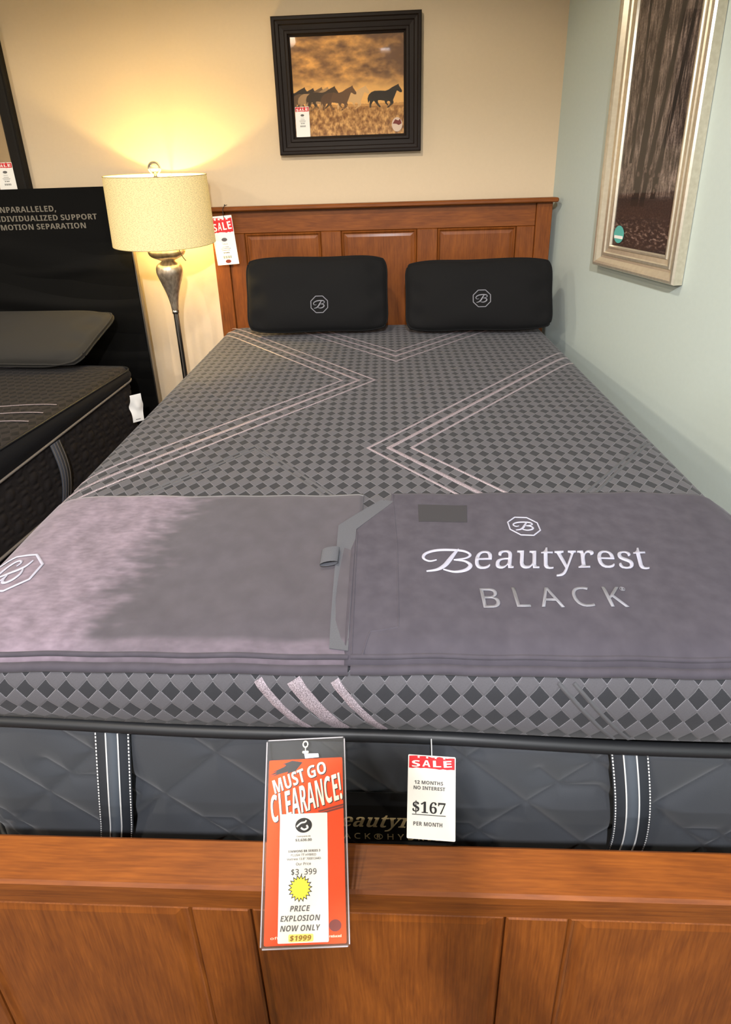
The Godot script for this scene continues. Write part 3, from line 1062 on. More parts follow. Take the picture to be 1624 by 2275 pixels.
func build_left_bed() -> void:
	var ang := deg_to_rad(-6.45)
	var corner := Vector3(-1.178, 0, 0.268)
	var hw := LHW
	var hl := 1.01
	var t := thing("display_mattress", "dark brown-black mattress with curvy quilted side at the left", "mattress", corner, ang)
	var c := Vector3(-hw, 0, hl)
	var prof := [[0.0, 0.740], [0.004, 0.748], [0.016, 0.7525], [0.05, 0.756], [0.12, 0.759], [0.3, 0.761], [LHW - 0.00001, 0.761]]
	var zero := func(_j: int, _x: float, _z: float): return 0.0
	var low := func(_j: int, _x: float, z: float): return -0.060 * (z + 1.01)
	var top := part("checked_top", shell(hw, hl, 0.06, prof, 0.0, Vector2(0.036, 0.040), zero), M.check_dark, t, c)
	top.set_meta("label", "checked dark knit top")
	part("top_band", grid(200, 8, func(i: int, j: int):
		var lp := perimeter(hw + 0.004, hl + 0.004, 0.06, 0.0, 40, 40, 10)
		var q: Array = lp[i % 200]
		var v := j / 8.0
		var p: Vector2 = q[0] + q[1] * 0.010 * sin(v * PI)
		return Vector3(p.x, lerpf(0.698 - 0.060 * (q[0].y + 1.01), 0.742, v), p.y), null, true), M.gusset, t, c)
	part("piping", loop_tube(hw + 0.004, hl + 0.004, 0.06, 0.744, 0.0, 0.005, zero), M.satin_black, t, c)
	part("piping", loop_tube(hw + 0.007, hl + 0.007, 0.06, 0.694, 0.0, 0.005, low), M.piping_grey, t, c)
	part("quilted_border", quilted_wall(hw, hl, 0.06, 0.393, 0.694, 0.0, low, quilt_left, 300, 56), M.border_dark, t, c)
	part("piping", loop_tube(hw + 0.005, hl + 0.005, 0.06, 0.391, 0.0, 0.006, zero), M.piping_grey, t, c)
	part("base_panel", bbox(Vector3(hw * 2.0 - 0.02, 0.01, 2.0), 0.004), M.border_dark, t, c + Vector3(0, 0.392, 0))
	handle_dark(t, Vector3(0.0, 0.648, 0.592), Vector3(0.0, 0.405, 0.602))
	# glitter waves on the top
	for k in 3:
		var l := []
		for q in 41:
			var x := -1.25 + 1.22 * q / 40.0
			l.append(Vector2(x, 0.525 + 0.078 * k + 0.035 * sin(x * 8.0 - 1.2)))
		part("wave_trim", strokes([[l, 0.007]], func(p: Vector2, h: float): return Vector3(p.x, 0.7605 + h, p.y), 0.0012), M.glitter, t)
	var l2 := []
	for q in 21:
		l2.append(Vector2(-0.75 + 0.28 * q / 20.0, 0.125 - 0.06 * q / 20.0))
	part("wave_trim", strokes([[l2, 0.006]], func(p: Vector2, h: float): return Vector3(p.x, 0.7612 + h, p.y), 0.0012), M.glitter, t)
	# box under it
	var bs := thing("box_spring", "black box spring under the dark mattress at the left", "box spring", corner, ang)
	part("frame_cover", bbox(Vector3(hw * 2.0 - 0.02, 0.275, 2.0), 0.02), M.border_dark, bs, c + Vector3(0, 0.2465, 0))
	for sx: float in [-0.6, 0.6]:
		for sz: float in [-0.85, 0.85]:
			part("leg", lathe([Vector2(0.0, 0.111), Vector2(0.03, 0.111), Vector2(0.024, 0.0), Vector2(0.0, 0.0)], 16), M.satin_black, bs, c + Vector3(sx, 0, sz))
	# white law tag on the side near the corner
	var lt := thing("law_tag", "white crumpled tag on the side of the left dark mattress", "tag", Vector3(-1.151, 0.570, 0.345), deg_to_rad(38))
	part("sheet", grid(12, 4, func(i: int, j: int):
		var v := i / 12.0
		var u := j / 4.0 - 0.5
		var b := exp(-pow((v - 0.45) / 0.16, 2.0))
		return Vector3(u * 0.050 * (1.0 + 0.30 * b) + 0.006 * (0.5 - v), 0.068 - v * 0.136, 0.004 + 0.012 * b * sin(u * 6.0 + 1.0) + 0.002 * sin(v * 9.0))), M.paper, lt)
	part("print_line", flat_poly(rrect(0.022, 0.003, 0.001), 0.0004), M.ink_soft, lt, Vector3(-0.003, -0.055, 0.0065))
	# pillow leaning on the black headboard panel
	var p := pillow("pillow", "dark brown-black pillow propped on the left mattress", 0.40, 0.150, 0.050, 1.4, M.pillow_brown, [], 0.42)
	p.set_meta("group", "display pillows")
	p.position = Vector3(-1.716, 0.887, 0.240)
	p.rotation = Vector3(deg_to_rad(-50), deg_to_rad(-2), 0)

func handle_dark(t: Node, top: Vector3, bot: Vector3) -> void:
	var at := func(v: float, off: float, up: float) -> Vector3:
		return top.lerp(bot, v) + Vector3(0.006 + 0.020 * sin(PI * v) + up, 0, off)
	var strip := func(cn: float, half: float, up: float, thick: float) -> ArrayMesh:
		return grid(20, 5, func(i: int, j: int):
			var e: float = [-1.0, -1.0, 1.0, 1.0, -1.0, -1.0][j]
			var h: float = [0.0, thick, thick, 0.0, 0.0, 0.0][j]
			return at.call(i / 20.0, cn + e * half, up + h))
	var hd := part("handle", strip.call(0.0, 0.028, 0.0, 0.002), M.strap_grey, t)
	for cn: float in [-0.022, -0.007, 0.007, 0.022]:
		part("stitching", strip.call(cn, 0.0015, 0.002, 0.001), M.piping_grey, hd)

func build_banner() -> void:
	var t := thing("headboard_panel", "tall black fabric panel with grey lettering behind the left mattress", "display panel", Vector3(-1.79, 0, 0.015))
	var W := 1.20
	var H := 1.552
	var cover := part("fabric_cover", grid(40, 90, func(i: int, j: int):
		var x := -W * 0.5 + W * i / 40.0
		var y := H - H * j / 90.0
		var fold := 0.0
		fold += 0.006 * exp(-pow((y - 1.19 - 0.06 * (x - 0.45) + 0.02 * sin(x * 9.0)) / 0.018, 2.0)) * smoothstep(-0.5, 0.4, x)
		fold += 0.005 * exp(-pow((y - 1.16 - 0.03 * x) / 0.014, 2.0)) * smoothstep(0.0, 0.5, x)
		fold += 0.007 * exp(-pow((y - 1.29 + 0.08 * x) / 0.03, 2.0)) * smoothstep(0.4, -0.5, x)
		fold += 0.006 * exp(-pow((y - 1.02 + 0.03 * sin(x * 4.0)) / 0.03, 2.0))
		fold += 0.004 * sin(y * 26.0 + 3.0 * sin(x * 2.5)) * smoothstep(1.35, 1.2, y)
		fold += 0.005 * exp(-pow((y - 0.70 - 0.05 * x) / 0.015, 2.0)) * smoothstep(0.2, 0.55, x)
		return Vector3(x, y, 0.020 + fold)), M.banner, t)
	cover.set_meta("label", "black wrinkled stretch cover")
	part("core_board", bbox(Vector3(W - 0.004, H - 0.004, 0.034), 0.004), M.banner, t, Vector3(0, H * 0.5, 0.002))
	part("edge_strip", bbox(Vector3(0.008, H - 0.01, 0.030), 0.002), M.metal, t, Vector3(W * 0.5 + 0.004, H * 0.5, 0.004))
	# three lines of print, right ends in view
	var o := {"bold": true, "z": 0.0215, "thick": 0.0006}
	txt(t, "UNPARALLELED,", 0.124, 1.459, 0.300, 0.031, M.banner_ink, o)
	txt(t, "INDIVIDUALIZED SUPPORT", 0.207, 1.420, 0.515, 0.026, M.banner_ink, o)
	txt(t, "+ MOTION SEPARATION", 0.1775, 1.381, 0.450, 0.026, M.banner_ink, o)

# ---------------------------------------------------------------- floor lamp
func build_lamp() -> void:
	var t := thing("floor_lamp", "floor lamp with a linen drum shade, silver urn stem and crystal finial", "floor lamp", Vector3(-0.982, 0, 0.125))
	part("base", lathe([Vector2(0.0, 0.0), Vector2(0.135, 0.0), Vector2(0.138, 0.010), Vector2(0.125, 0.022), Vector2(0.06, 0.034), Vector2(0.028, 0.055), Vector2(0.016, 0.09), Vector2(0.0, 0.09)]), M.urn, t)
	part("pole", lathe([Vector2(0.0125, 0.08), Vector2(0.0125, 0.985)], 24), M.chrome, t)
	part("pole_collar", lathe([Vector2(0.0125, 0.966), Vector2(0.016, 0.968), Vector2(0.016, 0.984), Vector2(0.0125, 0.986)], 24), M.chrome, t)
	var urn := []
	for q in smooth_line([Vector2(0.0135, 0.980), Vector2(0.0165, 0.990), Vector2(0.020, 1.02), Vector2(0.0275, 1.06), Vector2(0.040, 1.10), Vector2(0.054, 1.142), Vector2(0.0605, 1.172), Vector2(0.055, 1.198), Vector2(0.036, 1.213), Vector2(0.028, 1.220)], 5):
		urn.append(q)
	part("urn", lathe(urn, 48), M.urn, t)
	var bulb := []
	for q in smooth_line([Vector2(0.028, 1.219), Vector2(0.045, 1.226), Vector2(0.072, 1.240), Vector2(0.083, 1.258), Vector2(0.078, 1.275), Vector2(0.060, 1.288), Vector2(0.056, 1.2895)], 5):
		bulb.append(q)
	part("stem_bulb", lathe(bulb, 48), M.urn, t)
	part("stem_cap", lathe([Vector2(0.056, 1.289), Vector2(0.054, 1.296), Vector2(0.030, 1.302), Vector2(0.012, 1.31), Vector2(0.010, 1.36), Vector2(0.020, 1.362), Vector2(0.020, 1.40), Vector2(0.0, 1.40)], 32), M.chrome, t)
	# shade, tipped a little towards the bed's foot
	var sh := Node3D.new()
	sh.name = "shade"
	sh.position = Vector3(0, 1.445, 0)
	sh.rotation_degrees = Vector3(2.4, 0, -1.0)
	t.add_child(sh)
	var linen := StandardMaterial3D.new()
	linen.albedo_color = Color(1, 1, 1)
	linen.roughness = 0.9
	var N := 512
	var na := noise(71, 1.0, 2)
	var fib := paint(N, N, func(x: int, y: int):
		var a := na.get_noise_2d(x * 0.5, y * 0.06) * 0.5 + na.get_noise_2d(x * 0.045 + 900.0, y * 0.5) * 0.6
		var sp := na.get_noise_2d(x * 0.16 + 50.0, y * 0.30 + 70.0)
		var k := clampf(0.82 + a * 0.34 - maxf(0.0, sp - 0.30) * 1.6, 0.0, 1.0)
		return Color(0.95, 0.88, 0.70) * k)
	linen.albedo_texture = tex(fib)
	linen.uv1_scale = Vector3(1.0, 1.6, 1)
	linen.backlight_enabled = true
	linen.backlight = Color(0.24, 0.22, 0.15)
	linen.emission_enabled = true
	linen.emission_operator = BaseMaterial3D.EMISSION_OP_MULTIPLY
	linen.emission_texture = linen.albedo_texture
	linen.emission = Color(1.0, 0.90, 0.62)
	linen.emission_energy_multiplier = 0.74
	M.linen = linen
	part("fabric", lathe([Vector2(0.2265, -0.147), Vector2(0.2185, 0.147)], 96), linen, sh)
	var lining := mat(Color(0.95, 0.92, 0.80), 0.85)
	lining.backlight_enabled = true
	lining.backlight = Color(0.24, 0.22, 0.15)
	part("lining", lathe([Vector2(0.2165, 0.1465), Vector2(0.2245, -0.1465)], 96), lining, sh)
	for e: Array in [[0.2255, -0.147], [0.2177, 0.147]]:
		var pts := []
		for k in 72:
			pts.append(Vector3(cos(TAU * k / 72) * e[0], e[1], sin(TAU * k / 72) * e[0]))
		part("rim", tube(pts, 0.0016, 8, true), mat(Color(0.62, 0.54, 0.36), 0.7), sh)
	var sp := part("spider", lathe([Vector2(0.0, 0.128), Vector2(0.014, 0.128), Vector2(0.016, 0.133), Vector2(0.0, 0.134)], 20), M.chrome, sh)
	for k in 3:
		var a := TAU * k / 3.0 + 0.5
		part("spoke", tube([Vector3(cos(a) * 0.012, 0.130, sin(a) * 0.012), Vector3(cos(a) * 0.12, 0.130, sin(a) * 0.12), Vector3(cos(a) * 0.2175, 0.138, sin(a) * 0.2175)], 0.0022, 6), M.chrome, sp)
	# finial: a crystal ball on a small foot
	var fi := part("finial_foot", lathe([Vector2(0.0, 0.133), Vector2(0.013, 0.134), Vector2(0.014, 0.139), Vector2(0.006, 0.143), Vector2(0.007, 0.150), Vector2(0.0, 0.152)], 24), M.chrome, sh)
	var ball := []
	for k in 25:
		var a := -PI * 0.5 + PI * k / 24.0
		ball.append(Vector2(0.0285 * cos(a), 0.178 + 0.0285 * sin(a)))
	part("crystal_ball", lathe(ball, 40), M.crystal, fi)
	# bulb
	var glow := mat(Color(1, 1, 1), 0.5)
	glow.emission_enabled = true
	glow.emission = Color(1.0, 0.88, 0.60)
	glow.emission_energy_multiplier = 6.0
	var bl := []
	for k in 17:
		var a := -PI * 0.5 + PI * k / 16.0
		bl.append(Vector2(0.030 * cos(a), 1.440 + 0.034 * sin(a)))
	part("light_bulb", lathe(bl, 24), glow, t)
	var l := OmniLight3D.new()
	l.name = "lamp_glow"
	l.position = Vector3(0, 1.44, 0)
	l.light_color = Color(1.0, 0.86, 0.54)
	l.light_energy = 0.50
	l.omni_range = 9.0
	l.omni_attenuation = 2.0
	l.light_size = 0.025
	l.shadow_enabled = true
	t.add_child(l)
	# cord with a small end hanging beside the stem
	part("cord_end", tube(smooth_line([Vector3(0.045, 1.296, 0.03), Vector3(0.070, 1.285, 0.04), Vector3(0.078, 1.262, 0.045), Vector3(0.088, 1.240, 0.045), Vector3(0.100, 1.222, 0.045)], 5), 0.0022, 6), M.ink, t)

# ---------------------------------------------------------------- pictures
func frame_sides(parent: Node, w: float, h: float, prof: Array, m: Material) -> void:
	var cs := [Vector2(-w, -h) * 0.5, Vector2(w, -h) * 0.5, Vector2(w, h) * 0.5, Vector2(-w, h) * 0.5]
	for k in 4:
		var a: Vector2 = cs[k]
		var b: Vector2 = cs[(k + 1) % 4]
		var s := st_new()
		for j in prof.size() - 1:
			var q := []
			for e: Array in [[a, j], [b, j], [b, j + 1], [a, j + 1]]:
				var c: Vector2 = e[0]
				var p: Array = prof[e[1]]
				q.append(Vector3(c.x - signf(c.x) * p[0], c.y - signf(c.y) * p[0], p[1]))
			var n: Vector3 = -(q[1] - q[0]).cross(q[2] - q[0]).normalized()
			if n.z < -0.01 or (absf(n.z) <= 0.01 and n.dot(Vector3(a.x + b.x, a.y + b.y, 0)) < 0 and prof[j][0] == 0.0):
				q.reverse()
				n = -n
			for i: int in [0, 1, 2, 0, 2, 3]:
				s.set_normal(n)
				s.set_uv(Vector2(q[i].x, q[i].y))
				s.add_vertex(q[i])
		part("frame_side", s.commit(), m, parent)

func fill_poly(im: Image, pts: Array, col: Color, soft := 1.0) -> void:
	var lo := 1e9
	var hi := -1e9
	for p: Vector2 in pts:
		lo = minf(lo, p.y)
		hi = maxf(hi, p.y)
	for y in range(maxi(0, int(lo)), mini(im.get_height() - 1, int(hi)) + 1):
		var xs := []
		for k in pts.size():
			var a: Vector2 = pts[k]
			var b: Vector2 = pts[(k + 1) % pts.size()]
			if (a.y <= y) != (b.y <= y):
				xs.append(a.x + (y - a.y) / (b.y - a.y) * (b.x - a.x))
		xs.sort()
		for k in range(0, xs.size() - 1, 2):
			for x in range(maxi(0, int(round(xs[k]))), mini(im.get_width(), int(round(xs[k + 1])) + 1)):
				im.set_pixel(x, y, im.get_pixel(x, y).lerp(col, soft))

const HORSE := [[985, 870], [980, 830], [990, 798], [1012, 775], [1045, 762], [1090, 762], [1140, 766], [1170, 756], [1198, 738], [1226, 724], [1240, 718], [1257, 708], [1260, 724], [1272, 742], [1288, 768], [1286, 783], [1270, 783], [1256, 772], [1242, 766], [1232, 790], [1222, 815], [1212, 838], [1206, 852], [1212, 868], [1205, 888], [1184, 903], [1164, 918], [1150, 917], [1168, 900], [1184, 880], [1180, 862], [1160, 856], [1150, 872], [1164, 892], [1158, 897], [1138, 878], [1132, 854], [1100, 848], [1074, 846], [1070, 862], [1084, 888], [1098, 908], [1086, 911], [1064, 890], [1048, 864], [1036, 850], [1022, 864], [1012, 888], [1010, 910], [996, 910], [996, 884], [1000, 856], [996, 845]]

func horse(im: Image, ox: float, oy: float, sc: float, col: Color, k: Vector2) -> void:
	var p := []
	for q: Array in HORSE:
		p.append(Vector2(ox + (q[0] - 985.0) * sc, oy + (q[1] - 915.0) * sc) * k)
	fill_poly(im, p, col, 0.92)

func horses_print() -> ImageTexture:
	var W := 640
	var H := 512
	var n := noise(90, 0.0065, 5)
	var g := noise(91, 0.03, 4)
	var kx := Vector2(W / 1000.0, H / 905.0)
	var im := paint(W, H, func(x: int, y: int):
		var v := y / float(H)
		if v < 0.70:
			var c := n.get_noise_2d(x * 0.9, y * 2.0 + 40.0) + 0.5 * n.get_noise_2d(x * 2.1 + 300.0, y * 3.5)
			var k := clampf(0.42 + c * 0.75 - 0.35 * smoothstep(0.55, 1.0, x / float(W)) + 0.1 * exp(-pow((x / float(W) - 0.45) / 0.25, 2.0)), 0.0, 1.0)
			var sky := Color(0.42, 0.29, 0.18).lerp(Color(0.88, 0.64, 0.34), k)
			var near := smoothstep(0.36, 0.56, v)
			return sky.lerp(Color(0.97, 0.74, 0.42), near * 0.85)
		var m := clampf(0.5 + g.get_noise_2d(x * 1.0, y * 0.8) * 0.9 + 0.35 * g.get_noise_2d(x * 4.0, y * 1.2 + 90.0), 0.0, 1.0)
		return Color(0.42, 0.25, 0.10).lerp(Color(0.86, 0.66, 0.40), m * 0.85 + 0.1))
	# far tree line
	for x in range(0, W):
		var hgt := int(6.0 + 5.0 * g.get_noise_1d(x * 2.0))
		for y in range(int(H * 0.66) - hgt + 14, int(H * 0.72)):
			im.set_pixel(x, y, im.get_pixel(x, y).lerp(Color(0.62, 0.42, 0.22), 0.5))
	var herd := [[-150, 640, 0.95, Color(0.13, 0.09, 0.06)], [-60, 640, 0.90, Color(0.17, 0.12, 0.08)], [-10, 655, 1.0, Color(0.40, 0.30, 0.20)], [45, 655, 1.0, Color(0.66, 0.52, 0.36)], [120, 640, 0.95, Color(0.22, 0.16, 0.10)], [385, 655, 1.0, Color(0.82, 0.66, 0.46)], [252, 662, 1.05, Color(0.36, 0.25, 0.16)], [675, 652, 1.0, Color(0.11, 0.085, 0.06)]]
	for q: Array in herd:
		horse(im, q[0], q[1], q[2], q[3], kx)
	# grass blades in front of the hooves
	for y in range(int(H * 0.68), int(H * 0.80)):
		for x in W:
			var a := g.get_noise_2d(x * 5.0, y * 1.3 + 200.0)
			if a > 0.12:
				im.set_pixel(x, y, im.get_pixel(x, y).lerp(Color(0.72, 0.52, 0.28), 0.45))
	return tex(im)

func forest_print() -> ImageTexture:
	var W := 384
	var H := 1024
	var n := noise(101, 0.02, 4)
	var m := noise(102, 0.008, 3)
	var im := paint(W, H, func(x: int, y: int):
		var v := y / float(H)
		var s := n.get_noise_2d(x * 3.6, y * 0.55)
		var f := n.get_noise_2d(x * 5.0 + 500.0, y * 5.0)
		var b := m.get_noise_2d(x * 1.0, y * 1.0)
		var k := clampf(0.42 + s * 0.55 + f * 0.22 + b * 0.30, 0.0, 1.0)
		var c := Color(0.13, 0.09, 0.075).lerp(Color(0.62, 0.55, 0.51), k)
		if v > 0.80:
			var fl := clampf(0.1 + 1.2 * maxf(0.0, n.get_noise_2d(x * 1.4 + 40.0, y * 3.2)) * exp(-pow((v - 0.94) / 0.05, 2.0)) + 0.15 * f, 0.0, 0.7)
			c = c.lerp(Color(0.115, 0.062, 0.052).lerp(Color(0.70, 0.60, 0.55), fl), smoothstep(0.79, 0.82, v))
		return c)
	var dark := Color(0.10, 0.065, 0.05)
	var trunks := [[[100, 860], [130, 560], [150, 300], [190, 0], [215, 0], [185, 300], [170, 560], [150, 860]], [[160, 860], [190, 640], [235, 430], [260, 200], [330, 0], [345, 0], [285, 210], [255, 440], [215, 650], [190, 860]], [[225, 830], [255, 640], [290, 470], [325, 250], [350, 60], [358, 60], [340, 260], [310, 480], [280, 650], [255, 830]], [[55, 700], [70, 400], [60, 0], [75, 0], [85, 400], [75, 700]]]
	for p: Array in trunks:
		var q := []
		for e: Array in p:
			q.append(Vector2(e[0], e[1]))
		fill_poly(im, q, dark, 0.9)
	var r := RandomNumberGenerator.new()
	r.seed = 11
	for k in 46:
		var x := r.randf() * W
		var y := 60.0 + r.randf() * 700.0
		var l := 60.0 + r.randf() * 220.0
		var d := (r.randf() - 0.35) * 60.0
		var w := 1.5 + r.randf() * 3.5
		fill_poly(im, [Vector2(x, y), Vector2(x + w, y), Vector2(x + w * 0.6 + d, y - l), Vector2(x + d, y - l)], dark if r.randf() < 0.7 else Color(0.55, 0.48, 0.43), 0.6)
	for k in 30:   # pale leaves
		var c := Vector2(r.randf() * W, 700.0 + r.randf() * 110.0)
		var p := []
		for e in 8:
			p.append(c + Vector2(cos(TAU * e / 8), sin(TAU * e / 8)) * (3.0 + r.randf() * 9.0))
		fill_poly(im, p, Color(0.52, 0.44, 0.40), 0.5)
	return tex(im)

func build_pictures() -> void:
	# horses over the bed
	var t := thing("framed_picture", "horse herd picture in a dark brown frame above the headboard", "picture", Vector3(-0.127, 1.940, WALL_Z + 0.002))
	var W := 0.652
	var H := 0.556
	frame_sides(t, W, H, [[0.0, 0.0], [0.0, 0.030], [0.004, 0.034], [0.014, 0.034], [0.018, 0.029], [0.030, 0.027], [0.034, 0.022], [0.052, 0.020], [0.056, 0.024], [0.066, 0.023], [0.070, 0.014], [0.077, 0.010], [0.077, 0.004]], M.frame_dark)
	part("backing", bbox(Vector3(W - 0.03, H - 0.03, 0.003), 0.0005), M.ink, t, Vector3(0, 0, 0.0025))
	var pm := mat(Color(1, 1, 1), 0.75)
	pm.albedo_texture = horses_print()
	part("print", flat_poly([Vector2(-0.252, -0.205), Vector2(0.252, -0.205), Vector2(0.252, 0.205), Vector2(-0.252, 0.205)], 0.001), pm, t, Vector3(0, 0, 0.006))
	part("glass_pane", flat_poly([Vector2(-0.252, -0.205), Vector2(0.252, -0.205), Vector2(0.252, 0.205), Vector2(-0.252, 0.205)], 0.0008), M.glass, t, Vector3(0, 0, 0.0095))
	var sk := part("sticker", flat_poly(disc(0.024, 0.030), 0.0004), mat(Color(0.80, 0.70, 0.62), 0.6), t, Vector3(0.218, -0.163, 0.0105))
	part("sticker_print", flat_poly([Vector2(-0.02, 0.004), Vector2(-0.008, 0.022), Vector2(0.006, 0.016), Vector2(0.014, 0.024), Vector2(0.021, 0.004), Vector2(0.008, -0.003), Vector2(-0.004, 0.003)], 0.0003), M.ink_brown, sk, Vector3(0, 0, 0.0004))
	sale_tag("price_tag", "white sale price tag at the corner of the horse picture", Transform3D(Basis(), Vector3(-0.341, 1.801, WALL_Z + 0.0145)), 0.064, 0.126, "", false)
	# forest on the green wall
	var a := deg_to_rad(WALL_ANGLE)
	var D := Vector3(sin(a), 0, cos(a))
	var Nn := Vector3(-cos(a), 0, sin(a))
	var w2 := 0.505
	var h2 := 1.10
	var p := thing("framed_picture", "tall silver framed dark forest picture on the green wall", "picture")
	var foot := Vector3(CORNER_X, 0, WALL_Z) + D * 0.735 + Nn * 0.002
	p.transform = Transform3D(Basis(D, Vector3.UP, Nn) * Basis(Vector3.BACK, deg_to_rad(0.7)), foot + Vector3(0, 1.200 + h2 * 0.5, 0))
	frame_sides(p, w2, h2, [[0.0, 0.0], [0.0, 0.030], [0.004, 0.036], [0.012, 0.036], [0.020, 0.032], [0.034, 0.020], [0.042, 0.018], [0.046, 0.022], [0.054, 0.022], [0.058, 0.017], [0.072, 0.013], [0.075, 0.017], [0.081, 0.017], [0.085, 0.010], [0.085, 0.004]], M.silver)
	part("backing", bbox(Vector3(w2 - 0.03, h2 - 0.03, 0.003), 0.0005), M.ink, p, Vector3(0, 0, 0.0025))
	var fm := mat(Color(1, 1, 1), 0.75)
	fm.albedo_texture = forest_print()
	var pw := w2 * 0.5 - 0.082
	var ph := h2 * 0.5 - 0.082
	part("print", flat_poly([Vector2(-pw, -ph), Vector2(pw, -ph), Vector2(pw, ph), Vector2(-pw, ph)], 0.001), fm, p, Vector3(0, 0, 0.006))
	part("glass_pane", flat_poly([Vector2(-pw, -ph), Vector2(pw, -ph), Vector2(pw, ph), Vector2(-pw, ph)], 0.0008), M.glass, p, Vector3(0, 0, 0.0095))
	var stk := part("sticker", flat_poly(disc(0.033, 0.032), 0.0004), M.teal, p, Vector3(-pw + 0.045, -ph + 0.046, 0.0105))
	part("sticker_band", flat_poly(rrect(0.056, 0.011, 0.002), 0.0003), M.paper, stk, Vector3(0, -0.010, 0.0004))
	# picture at the far left, mostly out of sight
	var q := thing("framed_picture", "dark framed picture cut off at the left, behind the black panel", "picture", Vector3(-2.06, 1.86, WALL_Z + 0.002))
	frame_sides(q, 0.75, 0.86, [[0.0, 0.0], [0.0, 0.022], [0.006, 0.030], [0.016, 0.026], [0.022, 0.031], [0.060, 0.026], [0.066, 0.018], [0.072, 0.012], [0.072, 0.004]], M.frame_left)
	part("print", bbox(Vector3(0.62, 0.73, 0.003), 0.0005), mat(Color(1, 1, 1), 0.7, {"tex": noise_tex(120, 0.01, Color(0.55, 0.45, 0.32), Color(0.72, 0.62, 0.46), 256, 4)}), q, Vector3(0, 0, 0.006))
	part("glass_pane", flat_poly([Vector2(-0.306, -0.36), Vector2(0.306, -0.36), Vector2(0.306, 0.36), Vector2(-0.306, 0.36)], 0.0008), M.glass, q, Vector3(0, 0, 0.0095))
	sale_tag("price_tag", "white sale price tag on the picture cut off at the left", Transform3D(Basis(), Vector3(-1.788, 1.595, WALL_Z + 0.030)), 0.085, 0.155, "", false)

# ---------------------------------------------------------------- tags and signs
func sale_banner(parent: Node, w: float, cy: float, h: float) -> void:
	# ragged red paint stroke with white letters that dance
	var pts := []
	var r := RandomNumberGenerator.new()
	r.seed = 7
	for k in 13:
		pts.append(Vector2(-w * 0.48 + w * 0.96 * k / 12.0, cy + h * (0.42 + 0.12 * r.randf())))
	for k in 13:
		pts.append(Vector2(w * 0.48 - w * 0.96 * k / 12.0, cy - h * (0.40 + 0.12 * r.randf())))
	var bn := part("red_banner", flat_poly(pts, 0.0002), M.card_red, parent, Vector3(0, 0, 0.0008))
	var lw := w * 0.17
	var k := 0
	for c: String in ["S", "A", "L", "E"]:
		txt(bn, c, -w * 0.335 + w * 0.222 * k, cy - h * 0.07 + h * 0.05 * [-1, 0, 0.4, 1][k], lw, h * 0.52, M.paper, {"bold": true, "z": 0.0003, "thick": 0.0002, "rot": [0.06, -0.02, 0.05, 0.1][k]})
		k += 1
	for s in 4:
		var star := []
		for e in 10:
			var rad := h * (0.13 if e % 2 == 0 else 0.05)
			star.append(Vector2(-w * 0.28 + s * w * 0.18 + cos(TAU * e / 10 + 0.3) * rad, cy + h * 0.43 + sin(TAU * e / 10 + 0.3) * rad))
		part("star", flat_poly(star, 0.0002), M.paper, bn, Vector3(0, 0, 0.0003))

func sale_tag(called: String, label: String, xf: Transform3D, w: float, h: float, kind: String, string: bool) -> Node3D:
	var t := thing(called, label, "price tag", Vector3.ZERO, 0.0, "sale tags")
	t.transform = xf
	var card := part("card", flat_poly(rrect(w, h, 0.002), 0.0008), M.paper, t)
	if kind == "month":
		sale_banner(card, w, h * 0.5 - h * 0.085, h * 0.15)
		txt(card, "12 MONTHS", -w * 0.06, h * 0.173, w * 0.60, h * 0.042, M.ink_soft, {"bold": true, "z": 0.001})
		txt(card, "NO INTEREST", -w * 0.045, h * 0.107, w * 0.66, h * 0.042, M.ink_soft, {"bold": true, "z": 0.001})
		txt(card, "$167", -w * 0.05, -h * 0.125, w * 0.69, h * 0.155, M.ink, {"font": "Droid Serif", "bold": true, "z": 0.001})
		part("underline", flat_poly(rrect(w * 0.70, h * 0.008, h * 0.002), 0.0002), M.ink, card, Vector3(-w * 0.05, -h * 0.212, 0.0008))
		txt(card, "PER MONTH", -w * 0.07, -h * 0.318, w * 0.60, h * 0.046, M.ink_soft, {"bold": true, "z": 0.001})
	else:
		sale_banner(card, w, h * 0.5 - h * 0.19 if kind == "large" else h * 0.5 - h * 0.085, h * 0.30 if kind == "large" else h * 0.15)
		var y0 := 0.02 if kind == "large" else 0.22
		part("shop_mark", flat_poly(disc(w * 0.13, h * 0.038), 0.0002), M.ink_soft, card, Vector3(0.0, h * y0, 0.0008))
		txt(card, "SALE", 0.0, h * (y0 - 0.09), w * 0.24, h * 0.022, M.ink_soft, {"z": 0.001})
		for k in 3:
			part("print_line", flat_poly(rrect(w * [0.30, 0.46, 0.38][k], h * 0.010, h * 0.002), 0.0002), M.ink_soft, card, Vector3(0, h * (y0 - 0.15 - 0.035 * k), 0.0008))
		txt(card, "$49" if kind == "" else "$599", 0.0, h * (y0 - 0.27), w * 0.28, h * 0.032, M.ink, {"bold": true, "z": 0.001})
		for k in 11:
			part("bar", flat_poly(rrect(w * [0.012, 0.025, 0.016][k % 3], h * 0.055, w * 0.004), 0.0002), M.ink, card, Vector3(w * (-0.18 + 0.036 * k), h * (y0 - 0.36), 0.0008))
		if kind == "large":
			part("shop_mark", flat_poly(disc(w * 0.13, h * 0.038), 0.0002), M.ink_brown, card, Vector3(0.02 * w, -h * 0.43, 0.0008))
	return t

